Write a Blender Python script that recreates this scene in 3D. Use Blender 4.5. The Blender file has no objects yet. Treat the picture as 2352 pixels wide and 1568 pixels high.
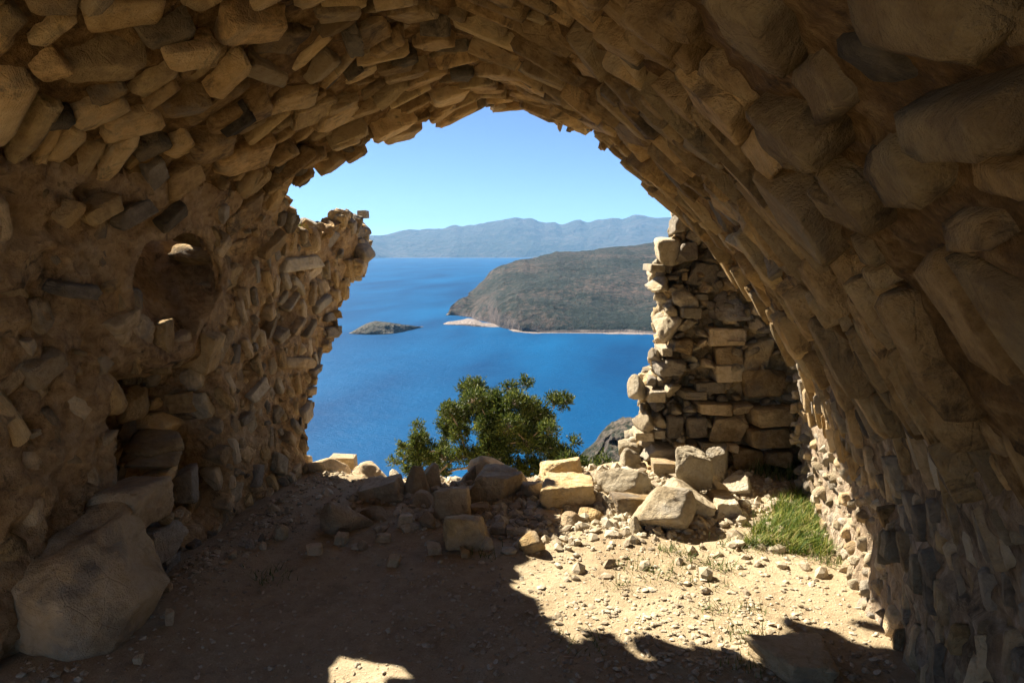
import bpy, math, random
import numpy as np
from mathutils import Vector, Matrix

# ---------------------------------------------------------------- camera, world, sun, exposure
scene = bpy.context.scene
EYE = 1.6
F_PX = 1568.0                       # focal length in units of the 2352-wide view
PITCH = math.radians(7.6)
YAW = math.radians(11.47)           # camera looks this much to the left of the vault's axis (+Y)
cam_d = bpy.data.cameras.new('camera')
cam_d.sensor_width = 36.0
cam_d.lens = 24.0
cam_d.clip_start = 0.05
cam_d.clip_end = 90000
cam = bpy.data.objects.new('camera', cam_d)
cam.location = (0, 0, EYE)
cam.rotation_euler = (math.pi / 2 - PITCH, 0, YAW)
scene.collection.objects.link(cam)
scene.camera = cam

SUN = Vector((-0.96, 0.63, 1.0)).normalized()
world = bpy.data.worlds.new('World')
scene.world = world
world.use_nodes = True
wn = world.node_tree.nodes
sky = wn.new('ShaderNodeTexSky')
sky.sky_type = 'NISHITA'
sky.sun_disc = False
sky.sun_elevation = math.asin(SUN.z)
sky.sun_rotation = math.atan2(SUN.x, SUN.y)
sky.altitude = 1200
sky.air_density = 0.5
sky.dust_density = 0.05
sky.ozone_density = 4.0
bg = wn['Background']
bg.inputs['Strength'].default_value = 0.05
world.node_tree.links.new(sky.outputs['Color'], bg.inputs['Color'])

sun_d = bpy.data.lights.new('sun', 'SUN')
sun_d.energy = 5.0
sun_d.angle = math.radians(0.5)
sun_d.color = (1.0, 0.91, 0.76)
sun = bpy.data.objects.new('sun', sun_d)
sun.rotation_euler = SUN.to_track_quat('Z', 'Y').to_euler()
sun.location = (-20, 12, 20)
scene.collection.objects.link(sun)

scene.view_settings.view_transform = 'Standard'
scene.view_settings.look = 'None'
scene.view_settings.exposure = 1.9
scene.view_settings.gamma = 1
scene.view_settings.use_curve_mapping = False
cy = scene.cycles
cy.max_bounces = 10
cy.diffuse_bounces = 8
cy.volume_bounces = 0
cy.caustics_reflective = False
cy.caustics_refractive = False

rng = np.random.default_rng(7)
random.seed(7)
C = scene.collection

# ---------------------------------------------------------------- helpers
def ray(x, y):
    a = (x - 1176) / F_PX
    b = -(y - 784) / F_PX
    fy = math.cos(PITCH) + b * math.sin(PITCH)
    z = -math.sin(PITCH) + b * math.cos(PITCH)
    return np.array([a * math.cos(YAW) - fy * math.sin(YAW), a * math.sin(YAW) + fy * math.cos(YAW), z])
CAM = np.array([0, 0, EYE])
def at_z(x, y, z=0.0):
    r = ray(x, y)
    return CAM + r * ((z - EYE) / r[2])
def at_Y(x, y, Y):
    r = ray(x, y)
    return CAM + r * (Y / r[1])
def at_X(x, y, X):
    r = ray(x, y)
    return CAM + r * (X / r[0])

def _hash(ix, iy, iz, seed):
    h = (ix.astype(np.int64) * 374761393 + iy.astype(np.int64) * 668265263 + iz.astype(np.int64) * 2147483647 + seed * 1274126177) & 0xFFFFFFFF
    h = ((h ^ (h >> 13)) * 1274126177) & 0xFFFFFFFF
    h = ((h ^ (h >> 16)) * 2246822519) & 0xFFFFFFFF
    return ((h ^ (h >> 15)) & 0xFFFFFF) / float(0xFFFFFF)
def vnoise(p, seed=0):
    p = np.asarray(p, float)
    i = np.floor(p).astype(np.int64)
    f = p - i
    f = f * f * (3 - 2 * f)
    r = 0
    for dx in (0, 1):
        for dy in (0, 1):
            for dz in (0, 1):
                w = (f[:, 0] if dx else 1 - f[:, 0]) * (f[:, 1] if dy else 1 - f[:, 1]) * (f[:, 2] if dz else 1 - f[:, 2])
                r = r + w * _hash(i[:, 0] + dx, i[:, 1] + dy, i[:, 2] + dz, seed)
    return r * 2 - 1
def fbm(p, octs=4, seed=0, gain=0.5):
    p = np.asarray(p, float)
    a, r, t = 1.0, 0, 0
    for k in range(octs):
        r = r + a * vnoise(p * 2 ** k + 17.3 * k, seed + k)
        t += a
        a *= gain
    return r / t

def new_mesh(name, verts, faces, smooth=True):
    """faces: list of (n,k) index arrays"""
    me = bpy.data.meshes.new(name)
    verts = np.asarray(verts, np.float32)
    me.vertices.add(len(verts))
    me.vertices.foreach_set('co', verts.ravel())
    if not isinstance(faces, (list, tuple)):
        faces = [faces]
    faces = [np.asarray(f, np.int32) for f in faces if len(f)]
    loops = np.concatenate([f.ravel() for f in faces])
    tot = np.concatenate([np.full(len(f), f.shape[1], np.int32) for f in faces])
    st = np.concatenate([[0], np.cumsum(tot)[:-1]]).astype(np.int32)
    me.loops.add(len(loops))
    me.loops.foreach_set('vertex_index', loops)
    me.polygons.add(len(tot))
    me.polygons.foreach_set('loop_start', st)
    me.polygons.foreach_set('loop_total', tot)
    me.polygons.foreach_set('use_smooth', np.full(len(tot), smooth, bool))
    me.update(calc_edges=True)
    me.validate()
    return me
def link(name, me, mat=None, parent=None):
    o = bpy.data.objects.new(name, me)
    C.objects.link(o)
    if mat is not None and me is not None and not me.materials:
        me.materials.append(mat)
    if parent is not None:
        o.parent = parent
    return o
def tag(o, label=None, cat=None, group=None, kind=None):
    if label: o['label'] = label
    if cat: o['category'] = cat
    if group: o['group'] = group
    if kind: o['kind'] = kind
    return o
def empty(name, loc=(0, 0, 0)):
    o = bpy.data.objects.new(name, None)
    o.empty_display_size = 0.1
    o.location = loc
    C.objects.link(o)
    return o

# ---------------------------------------------------------------- materials
def lin(r, g, b):
    return (r, g, b, 1)
class NT:
    def __init__(s, name):
        s.m = bpy.data.materials.new(name)
        s.m.use_nodes = True
        s.n = s.m.node_tree.nodes
        s.l = s.m.node_tree.links
        s.b = s.n['Principled BSDF']
        s.b.inputs['Roughness'].default_value = 0.92
        s.b.inputs['Specular IOR Level'].default_value = 0.2
    def node(s, t, **k):
        n = s.n.new(t)
        for a, v in k.items():
            setattr(n, a, v)
        return n
    def put(s, sock, v):
        if hasattr(v, 'is_output'): s.l.new(v, sock)
        elif v is not None: sock.default_value = v
    def pos(s):
        return s.node('ShaderNodeNewGeometry').outputs['Position']
    def obj(s):
        return s.node('ShaderNodeTexCoord').outputs['Object']
    def rnd(s):
        return s.node('ShaderNodeObjectInfo').outputs['Random']
    def mapping(s, v, scale):
        n = s.node('ShaderNodeMapping')
        s.l.new(v, n.inputs[0])
        n.inputs['Scale'].default_value = scale
        return n.outputs[0]
    def noise(s, v, scale, detail=5, rough=0.55, dist=0.0):
        n = s.node('ShaderNodeTexNoise')
        s.l.new(v, n.inputs['Vector'])
        n.inputs['Scale'].default_value = scale
        n.inputs['Detail'].default_value = detail
        n.inputs['Roughness'].default_value = rough
        n.inputs['Distortion'].default_value = dist
        return n.outputs['Fac']
    def voro(s, v, scale, feature='F1'):
        n = s.node('ShaderNodeTexVoronoi', feature=feature)
        s.l.new(v, n.inputs['Vector'])
        n.inputs['Scale'].default_value = scale
        return n.outputs['Distance']
    def math(s, op, a, b=None, c=None):
        n = s.node('ShaderNodeMath', operation=op)
        s.put(n.inputs[0], a); s.put(n.inputs[1], b)
        if c is not None: s.put(n.inputs[2], c)
        return n.outputs[0]
    def ramp(s, v, stops, interp='LINEAR'):
        n = s.node('ShaderNodeValToRGB')
        n.color_ramp.interpolation = interp
        e = n.color_ramp.elements
        while len(e) < len(stops): e.new(0.5)
        for k, (p, c) in enumerate(stops):
            e[k].position = p
            e[k].color = c if len(c) == 4 else (*c, 1)
        s.l.new(v, n.inputs[0])
        return n.outputs[0]
    def mix(s, f, a, b, blend='MIX'):
        n = s.node('ShaderNodeMix', data_type='RGBA', blend_type=blend)
        s.put(n.inputs[0], f); s.put(n.inputs[6], a); s.put(n.inputs[7], b)
        return n.outputs[2]
    def bump(s, h, strength=0.5, dist=0.01, normal=None):
        n = s.node('ShaderNodeBump')
        n.inputs['Strength'].default_value = strength
        n.inputs['Distance'].default_value = dist
        s.l.new(h, n.inputs['Height'])
        if normal is not None: s.l.new(normal, n.inputs['Normal'])
        s.l.new(n.outputs[0], s.b.inputs['Normal'])
        return n.outputs[0]
    def color(s, c):
        s.put(s.b.inputs['Base Color'], c)

def stone_material(name, dark, mid, pale, stain=0.5, striation=0.5, bump=0.9, stain_col=(0.035, 0.03, 0.028), grey=(0.22, 0.215, 0.20)):
    t = NT(name)
    p = t.pos()
    r = t.rnd()
    off = t.node('ShaderNodeVectorMath', operation='ADD')
    t.l.new(p, off.inputs[0])
    cmb = t.node('ShaderNodeCombineXYZ')
    t.l.new(t.math('MULTIPLY', r, 37.0), cmb.inputs[0])
    t.l.new(cmb.outputs[0], off.inputs[1])
    q = off.outputs[0]
    big = t.noise(q, 5.0, 5, 0.6, 0.4)
    mid_n = t.noise(q, 28.0, 7, 0.65)
    fine = t.noise(q, 140.0, 5, 0.7)
    st = t.noise(t.mapping(t.obj(), (1.2, 7.0, 1.6)), 2.2, 6, 0.65, 0.3)
    v = t.math('ADD', t.math('MULTIPLY', big, 0.45), t.math('MULTIPLY', mid_n, 0.35))
    v = t.math('ADD', v, t.math('MULTIPLY', st, 0.2 * striation * 2))
    v = t.math('ADD', v, t.math('MULTIPLY', t.math('SUBTRACT', r, 0.5), 0.16))
    c = t.ramp(v, [(0.36, dark), (0.5, mid), (0.66, pale)])
    # grey weathering and dark lichen
    g = t.ramp(t.noise(q, 3.1, 6, 0.62, 0.6), [(0.52, (0, 0, 0)), (0.66, (0.6, 0.6, 0.6))])
    c = t.mix(g, c, (*grey, 1))
    d = t.ramp(t.noise(q, 4.3, 9, 0.72, 0.8), [(0.60 - 0.06 * stain, (0, 0, 0)), (0.67 - 0.04 * stain, (0.85, 0.85, 0.85))])
    c = t.mix(t.math('MULTIPLY', d, stain), c, (*stain_col, 1))
    vr = t.math('ADD', t.math('MULTIPLY', t.math('FRACT', t.math('MULTIPLY', r, 91.7)), 0.55), 0.66)
    sc_ = t.node('ShaderNodeVectorMath', operation='SCALE')
    t.l.new(c, sc_.inputs[0]); t.l.new(vr, sc_.inputs['Scale'])
    c = sc_.outputs[0]
    t.color(c)
    h = t.math('ADD', t.math('MULTIPLY', mid_n, 1.0), t.math('MULTIPLY', fine, 0.45))
    h = t.math('ADD', h, t.math('MULTIPLY', st, striation * 1.2))
    crack = t.ramp(t.voro(q, 9.0, 'DISTANCE_TO_EDGE'), [(0.0, (0, 0, 0)), (0.03, (1, 1, 1))])
    h = t.math('ADD', h, t.math('MULTIPLY', crack, 0.12))
    t.bump(h, bump, 0.034)
    return t.m

M_vault = stone_material('vault_stone', (0.30, 0.18, 0.07), (0.62, 0.41, 0.18), (0.76, 0.56, 0.29), 0.75, 0.6, grey=(0.30, 0.25, 0.17))
M_slab = stone_material('vault_slab', (0.34, 0.23, 0.11), (0.58, 0.42, 0.20), (0.70, 0.52, 0.28), 0.7, 0.22, grey=(0.32, 0.27, 0.18))
M_dark = stone_material('dark_schist', (0.05, 0.04, 0.028), (0.14, 0.11, 0.07), (0.36, 0.28, 0.17), 0.6, 0.9, grey=(0.13, 0.12, 0.10))
M_wall = stone_material('wall_stone', (0.38, 0.26, 0.13), (0.64, 0.48, 0.28), (0.75, 0.61, 0.41), 0.35, 0.4)
M_pale = stone_material('pale_limestone', (0.32, 0.25, 0.155), (0.52, 0.43, 0.29), (0.64, 0.56, 0.42), 0.15, 0.3, grey=(0.36, 0.34, 0.30))
M_grey = stone_material('grey_limestone', (0.22, 0.18, 0.13), (0.38, 0.32, 0.24), (0.52, 0.45, 0.34), 0.25, 0.3, grey=(0.30, 0.27, 0.23))
M_gold = stone_material('ochre_stone', (0.30, 0.19, 0.08), (0.54, 0.385, 0.19), (0.66, 0.52, 0.31), 0.3, 0.4)
M_bould = stone_material('boulder_stone', (0.46, 0.33, 0.19), (0.66, 0.51, 0.32), (0.76, 0.63, 0.44), 0.15, 0.25, grey=(0.42, 0.36, 0.27))
MATS = dict(v=M_vault, s=M_slab, d=M_dark, w=M_wall, p=M_pale, g=M_grey, o=M_gold, b=M_bould)

def mortar_material(name, dark, mid, pale, sc=(1, 1, 1), bump=1.0):
    t = NT(name)
    p = t.pos()
    q = t.mapping(p, sc)
    a = t.noise(q, 4.0, 6, 0.6, 0.5)
    b = t.noise(q, 24.0, 8, 0.68)
    f = t.noise(p, 120.0, 4, 0.7)
    v = t.math('ADD', t.math('MULTIPLY', a, 0.5), t.math('MULTIPLY', b, 0.5))
    c = t.ramp(v, [(0.34, dark), (0.5, mid), (0.66, pale)])
    d = t.ramp(t.noise(q, 6.5, 9, 0.72, 1.0), [(0.56, (0, 0, 0)), (0.66, (0.75, 0.75, 0.75))])
    c = t.mix(d, c, (0.05, 0.04, 0.03, 1))
    t.color(c)
    h = t.math('ADD', b, t.math('MULTIPLY', f, 0.25))
    vo = t.voro(q, 22.0)
    h = t.math('ADD', h, t.math('MULTIPLY', vo, 0.5))
    t.bump(h, bump, 0.07)
    return t.m
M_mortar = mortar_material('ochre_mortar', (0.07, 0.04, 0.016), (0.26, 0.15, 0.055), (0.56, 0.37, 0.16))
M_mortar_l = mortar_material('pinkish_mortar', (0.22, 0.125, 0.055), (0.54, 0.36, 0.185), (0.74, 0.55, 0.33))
M_plaster = mortar_material('weathered_plaster', (0.12, 0.085, 0.055), (0.42, 0.315, 0.21), (0.72, 0.59, 0.46), (1.0, 0.9, 0.5), 1.0)
M_pier = mortar_material('pier_mortar', (0.34, 0.22, 0.09), (0.62, 0.44, 0.21), (0.72, 0.58, 0.36))

# ---------------------------------------------------------------- rock shapes
def ico(sub):
    import bmesh
    bm = bmesh.new()
    bmesh.ops.create_icosphere(bm, subdivisions=sub, radius=1)
    v = np.array([x.co[:] for x in bm.verts])
    f = np.array([[a.index for a in x.verts] for x in bm.faces])
    bm.free()
    return v / np.linalg.norm(v, axis=1)[:, None], f
ICO = {k: ico(k) for k in (1, 2, 3, 4, 5)}
def cube_dirs(n):
    vs, fs, base = [], [], 0
    g = np.tan(np.linspace(-1, 1, n) * math.pi / 4 * .98) / math.tan(math.pi / 4 * .98)
    A, B = np.meshgrid(g, g, indexing='ij')
    I = (np.arange(n - 1)[:, None] * n + np.arange(n - 1)[None, :]).ravel()
    q = np.stack([I, I + n, I + n + 1, I + 1], 1)
    for ax in range(3):
        u, v = (ax + 1) % 3, (ax + 2) % 3
        for sd in (-1, 1):
            P = np.zeros((A.size, 3)); P[:, u] = A.ravel(); P[:, v] = B.ravel(); P[:, ax] = sd
            vs.append(P); fs.append((q if sd > 0 else q[:, ::-1]) + base); base += A.size
    P = np.concatenate(vs); F = np.concatenate(fs)
    key = np.round(P * 1e5).astype(np.int64)
    _, idx, inv = np.unique(key, axis=0, return_index=True, return_inverse=True)
    F = inv.ravel()[F]
    F = np.concatenate([F[:, [0, 1, 2]], F[:, [0, 2, 3]]])
    P = P[idx]
    return P / np.linalg.norm(P, axis=1)[:, None], F
CUBE = {1: cube_dirs(3), 2: cube_dirs(6), 3: cube_dirs(10), 4: cube_dirs(18), 5: cube_dirs(34)}
def rock(shape, seed, sub=4, rough=0.05, sharp=14.0):
    """unit-size rock filling the box [-.5,.5]^3"""
    R = np.random.default_rng(seed)
    d, f = (CUBE if shape in ('block', 'slab', 'cube') else ICO)[sub]
    if shape in ('slab', 'block'): sharp = max(sharp, 30)
    if shape == 'slab': rough *= .5; sharp = max(sharp, 44 if sub >= 3 else 30)
    N, D = [], []
    def pl(n, dist):
        n = np.array(n, float); N.append(n / np.linalg.norm(n)); D.append(dist)
    if shape in ('block', 'slab', 'cube'):
        j = {'block': 0.18, 'slab': 0.12, 'cube': 0.13}[shape]
        if shape == 'slab' and sub >= 4: j = .07; sharp = 90; rough = .012
        for ax in range(3):
            for s in (-1, 1):
                n = R.normal(0, j, 3); n[ax] = s
                pl(n, 0.5 * R.uniform(0.9, 1.0))
        for _ in range({'block': 7, 'slab': 4 if sub < 4 else 1, 'cube': 6}[shape]):
            pl(R.choice([-1, 1], 3) * R.uniform(0.5, 1, 3), R.uniform(0.62, 0.78))
    elif shape == 'round':
        for _ in range(16):
            pl(R.normal(0, 1, 3), R.uniform(0.42, 0.55))
        pl((0, 0, -1), 0.42)
    elif shape == 'peak':
        a0 = R.uniform(0, 6.28)
        for k in range(5):
            a = a0 + k * 1.256 + R.normal(0, 0.2)
            pl((math.cos(a), math.sin(a), R.uniform(0.35, 0.75)), R.uniform(0.33, 0.42))
        for k in range(5):
            a = R.uniform(0, 6.28)
            pl((math.cos(a), math.sin(a), R.uniform(-0.4, 0.1)), R.uniform(0.42, 0.5))
        pl((0, 0, -1), 0.42); pl((R.normal(0, .15), R.normal(0, .15), 1), 0.52)
    else:                                                   # 'rough': fractured, knobbly
        for _ in range(13):
            pl(R.normal(0, 1, 3), R.uniform(0.36, 0.56))
        pl((0, 0, -1), 0.45)
    N = np.array(N); D = np.array(D)
    c = d @ N.T
    inv = np.where(c > 1e-3, c / D, 0)
    r = 1.0 / (np.sum(inv ** sharp, axis=1) ** (1 / sharp))
    r *= 1 + rough * fbm(d * 2.1 + seed, 3, seed) * 1.6
    if sub >= 3:
        rid = 1 - np.abs(fbm(d * 5.0 + seed * 1.7, 4, seed + 9))
        r *= 1 + rough * 0.9 * (rid - 0.8)
    v = d * r[:, None]
    lo, hi = v.min(0), v.max(0)
    v = (v - (lo + hi) / 2) / (hi - lo)
    return v, f
PROTO = {}
def proto(shape, k, mk, sub=2):
    key = (shape, k, mk, sub)
    if key not in PROTO:
        v, f = rock(shape, 100 + k * 7 + hash_s(shape), sub, 0.07, 11.0)
        me = new_mesh('stone', v, f, smooth=True)
        me.materials.append(MATS[mk])
        PROTO[key] = (me, v, f)
    return PROTO[key]
def hash_s(s):
    return sum(ord(c) * (i + 3) for i, c in enumerate(s)) % 97

# ---------------------------------------------------------------- the ground
def ground_h(x, y):
    p = np.stack([x, y, np.zeros_like(x)], 1)
    h = 0.018 * fbm(p * 1.3, 4, 3) + 0.012 * fbm(p * 7, 3, 5)
    m = np.exp(-(((x + 0.55) / 0.95) ** 2) - ((y - 4.6) / 0.5) ** 2) * 0.02 \
        + np.exp(-(((x - 0.15) / 0.55) ** 2) - ((y - 4.75) / 0.4) ** 2) * 0.03
    h = h + m * (1 + 0.4 * fbm(p * 4, 3, 8))
    h = h + np.exp(-(((x + 2.2) / 0.3) ** 2)) * 0.05
    lip = np.exp(-(((x + 2.2) / 0.35) ** 2) - ((y - 4.9) / 0.2) ** 2) * 0.05
    h = h + lip
    # the hilltop falls away beyond the broken end of the vault and around the building
    fw = -x * math.sin(YAW) + y * math.cos(YAW)
    rt = np.clip((x + 0.7) / 0.8, 0, 1)
    e = 4.62 + 0.6 * rt * rt * (3 - 2 * rt) + 0.10 * fbm(p * 0.9, 3, 12)
    fall = np.maximum(0, fw - e)
    side = np.maximum(0, np.abs(x + 0.7) - 14) + np.maximum(0, -y - 14)
    drop = 0.75 * fall + 0.02 * fall ** 1.7 + 0.6 * side + 0.01 * side ** 1.7
    rough_out = np.clip(drop / 4, 0, 1)
    h = h - drop + rough_out * (0.6 * fbm(p * 0.5, 4, 21) + 2.0 * np.clip(drop / 30, 0, 1) * fbm(p * 0.08, 4, 22))
    return np.maximum(h, -203.0)
def axis(parts):
    out = []
    for a, b, st in parts:
        out += list(np.arange(a, b, st))
    out.append(parts[-1][1])
    return np.array(out)
gx = axis([(-320, -40, 8), (-40, -3, 0.8), (-3, 1.8, 0.03), (1.8, 40, 0.8), (40, 320, 8)])
gy = axis([(-260, -30, 8), (-30, -3.4, 0.8), (-3.4, 1.9, 0.15), (1.9, 6, 0.03), (6, 40, 0.6), (40, 420, 8)])
X, Y = np.meshgrid(gx, gy, indexing='ij')
Z = ground_h(X.ravel(), Y.ravel())
vv = np.stack([X.ravel(), Y.ravel(), Z], 1)
nx, ny = len(gx), len(gy)
I = (np.arange(nx - 1)[:, None] * ny + np.arange(ny - 1)[None, :]).ravel()
ff = np.stack([I, I + ny, I + ny + 1, I + 1], 1)
t = NT('dusty_earth')
p = t.pos()
a = t.noise(p, 1.6, 6, 0.6, 0.3); b = t.noise(p, 16, 8, 0.7); f_ = t.noise(p, 110, 5, 0.75)
v = t.math('ADD', t.math('MULTIPLY', a, 0.4), t.math('ADD', t.math('MULTIPLY', b, 0.35), t.math('MULTIPLY', f_, 0.25)))
c = t.ramp(v, [(0.36, (0.25, 0.175, 0.10)), (0.5, (0.40, 0.31, 0.19)), (0.62, (0.50, 0.405, 0.27))])
spk = t.ramp(t.voro(p, 46), [(0.0, (0.8, 0.8, 0.8)), (0.22, (0, 0, 0))])
c = t.mix(t.math('MULTIPLY', spk, 0.5), c, (0.60, 0.53, 0.40, 1))
drk = t.ramp(t.noise(p, 3.0, 8, 0.7), [(0.56, (0, 0, 0)), (0.68, (0.5, 0.5, 0.5))])
c = t.mix(drk, c, (0.19, 0.15, 0.09, 1))
t.color(c)
h = t.math('ADD', b, t.math('ADD', t.math('MULTIPLY', f_, 0.5), t.math('MULTIPLY', spk, 0.35)))
t.bump(h, 0.9, 0.02)
M_ground = t.m
ground = link('ground', new_mesh('ground', vv, ff), M_ground)
tag(ground, kind='structure', label='trodden pale dusty earth floor strewn with chips, falling away beyond the ruin')
def gh(x, y):
    return float(ground_h(np.array([x]), np.array([y]))[0])

# ---------------------------------------------------------------- the vault: a profile swept along Y
prof_pts = [(-2.36, -0.25), (-2.36, 0.3), (-2.36, 0.8), (-2.355, 1.3), (-2.31, 1.64), (-2.20, 1.92), (-1.98, 2.10), (-1.74, 2.23), (-1.38, 2.46),
            (-0.95, 2.58), (-0.45, 2.38), (-0.05, 2.08), (0.25, 1.80), (0.47, 1.54), (0.67, 1.24), (0.84, 0.94), (0.95, 0.60), (1.0, 0.30), (1.0, -0.25)]
def catmull(P, n=24):
    P = np.array(P, float)
    Q = np.vstack([2 * P[0] - P[1], P, 2 * P[-1] - P[-2]])
    out = []
    for i in range(1, len(Q) - 2):
        for u in np.linspace(0, 1, n, endpoint=False):
            a, b, c_, d = Q[i - 1], Q[i], Q[i + 1], Q[i + 2]
            out.append(0.5 * ((2 * b) + (-a + c_) * u + (2 * a - 5 * b + 4 * c_ - d) * u * u + (-a + 3 * b - 3 * c_ + d) * u ** 3))
    out.append(Q[-2])
    return np.array(out)
PR = catmull(prof_pts)
seg = np.r_[0, np.cumsum(np.linalg.norm(np.diff(PR, axis=0), axis=1))]
S_TOT = seg[-1]
def prof(s):
    s = np.asarray(s, float)
    x = np.interp(s, seg, PR[:, 0]); z = np.interp(s, seg, PR[:, 1])
    e = 0.06
    tx = np.interp(s + e, seg, PR[:, 0]) - np.interp(s - e, seg, PR[:, 0])
    tz = np.interp(s + e, seg, PR[:, 1]) - np.interp(s - e, seg, PR[:, 1])
    L = np.hypot(tx, tz) + 1e-9
    return x, z, tz / L, -tx / L          # inward normal: (tz,-tx)
def s_of(x, z):
    return float(seg[np.argmin((PR[:, 0] - x) ** 2 + (PR[:, 1] - z) ** 2)])
def hit(x, y):
    """pixel -> (s, Y) on the profile surface"""
    r = ray(x, y)
    dx, dz = r[0], r[2]
    A = PR[:-1]; B = PR[1:]
    ex, ez = (B - A)[:, 0], (B - A)[:, 1]
    den = dx * ez - dz * ex
    den = np.where(np.abs(den) < 1e-9, 1e-9, den)
    tt = (A[:, 0] * ez - (A[:, 1] - EYE) * ex) / den
    uu = (A[:, 0] * dz - (A[:, 1] - EYE) * dx) / den
    ok = (tt > 0) & (uu >= -0.001) & (uu <= 1.001)
    if not ok.any(): return None
    k = np.where(ok)[0][np.argmax(tt[ok])]
    return seg[k] + uu[k] * (seg[k + 1] - seg[k]), float(tt[k] * r[1])
S_L = s_of(-2.2, 1.92)     # left wall / vault divide
S_R = s_of(0.80, 1.02)     # right wall / vault divide

# the broken edge: outline pixels of the photograph carried onto the surface
out_px = [(712, 1120), (712, 1060), (700, 1000), (722, 940), (716, 890), (735, 865), (728, 830), (775, 775), (772, 725), (800, 665), (838, 625),
          (856, 575), (842, 520), (800, 505), (745, 530), (700, 540), (668, 530), (672, 500), (686, 440), (745, 425), (752, 405), (815, 395),
          (888, 350), (890, 320), (950, 308), (985, 258), (1000, 248), (1050, 262), (1120, 252), (1165, 262), (1200, 244), (1250, 262), (1290, 290),
          (1350, 305), (1400, 340), (1445, 375), (1500, 410), (1515, 440), (1560, 475), (1600, 520), (1650, 590), (1700, 655), (1745, 715),
          (1790, 775), (1806, 820), (1822, 880), (1838, 960), (1836, 1040), (1832, 1125)]
edge = [hit(*q) for q in out_px]
edge = [e for e in edge if e is not None]
edge = [(a, b - 0.32) if 2.38 < a < 2.85 and b < 4.8 else (a, b - 0.16) if 2.2 < a < 2.95 and b < 4.8 else (a, b + .08) if 2.95 < a < 3.25 else (a, b) for a, b in edge]
edge[0] = (0.0, edge[0][1]); edge[-1] = (S_TOT, edge[-1][1])
print('edge', [(round(a, 2), round(b, 2)) for a, b in edge])
Y_BACK = -1.0  # vault left open behind the camera, added to let fill light in
poly = [(0.0, Y_BACK)] + [(a, min(b, 5.7)) for a, b in edge] + [(S_TOT, Y_BACK)]
def in_poly(s, y):
    r = np.zeros(np.shape(s), bool)
    n = len(poly)
    for i in range(n):
        a, b = poly[i], poly[(i + 1) % n]
        cnd = (a[1] > y) != (b[1] > y)
        xi = (b[0] - a[0]) * (y - a[1]) / ((b[1] - a[1]) if b[1] != a[1] else 1e-9) + a[0]
        r ^= cnd & (s < xi)
    return r
def sst(a, b, x):
    u = np.clip((x - a) / (b - a), 0, 1)
    return u * u * (3 - 2 * u)
S0 = 0.25                                              # s at floor level on the left wall
def niche(s, y, wob=0):
    """recess in the left wall, 0..1"""
    z = s - S0
    return sst(2.60, 2.66, y + wob) * (1 - sst(3.10, 3.45, y + wob + 0.0 * z)) * sst(0.10, 0.22, z + wob) * (1 - sst(0.90, 1.10, z + wob * 2))
HOLE = (3.03, 1.40, 0.33, 0.31)                        # Y, z, half sizes: daylight comes through here
def disp(s, y):
    """inward displacement of the mortar surface"""
    x, z, nxn, nzn = prof(s)
    p = np.stack([x * 1.0, y, z], 1)
    d = 0.055 * fbm(p * 2.2, 4, 31) + 0.030 * fbm(p * np.array([9, 14, 9.0]), 4, 37)
    d += -0.03 * np.abs(fbm(np.stack([s * 3.5, y * 10, 0 * s], 1), 3, 41))
    d += 0.016 * fbm(p * 24, 2, 43)
    wob = 0.06 * fbm(p * 5, 3, 44)
    near = (s < 2.3) * (y < 2.75)
    d += near * 0.035 * (0.55 - np.abs(fbm(p * 6.5, 3, 47)) * 3.2)
    d -= 0.32 * niche(s, y, wob)
    # hollow above the near right slabs and pits in the left wall
    d -= 0.10 * sst(0.25, 0.6, fbm(p * 1.7, 3, 52))
    # the near right wall stands a little proud; the lit lower course behind it
    d -= 0.028 * (s > S_L) * (s < S_R + .5)
    eh = np.sqrt(((y - HOLE[0]) / HOLE[2]) ** 2 + ((z - HOLE[1]) / HOLE[3]) ** 2) + 9 * (s > S_L)
    return d * sst(1.0, 1.7, eh)
CELL = 0.028
ys = np.r_[np.arange(Y_BACK, 1.4, 0.12), np.arange(1.4, 5.75, CELL)]
ss = np.linspace(0, S_TOT, int(S_TOT / CELL))
SS, YY = np.meshgrid(ss, ys, indexing='ij')
s_, y_ = SS.ravel(), YY.ravel()
jit = 0.35 * CELL
s_j = s_ + jit * vnoise(np.stack([s_ * 40, y_ * 40, 0 * s_], 1), 3) * (s_ > 0.03) * (s_ < S_TOT - .03)
y_j = y_ + jit * vnoise(np.stack([s_ * 40, y_ * 40, 0 * s_ + 9], 1), 4) * (y_ > 1.4)
er = np.sqrt(((y_j - HOLE[0]) / HOLE[2]) ** 2 + ((s_j - S0 - HOLE[1]) / HOLE[3]) ** 2)
snap = (np.abs(er - 1) < .042) & (s_j < S_L)
k_ = np.where(snap, 1 / np.maximum(er, .1), 1)
y_j = HOLE[0] + (y_j - HOLE[0]) * k_
s_j = S0 + HOLE[1] + (s_j - S0 - HOLE[1]) * k_
px, pz, pnx, pnz = prof(s_j)
dd = disp(s_j, y_j)
inner = np.stack([px + pnx * dd, y_j, pz + pnz * dd], 1)
th = 0.42 + 0.05 * fbm(np.stack([px * 2, y_j * 2, pz * 2], 1), 3, 61) * sst(1.0, 2.0, er + 9 * (s_j > S_L))
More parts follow.
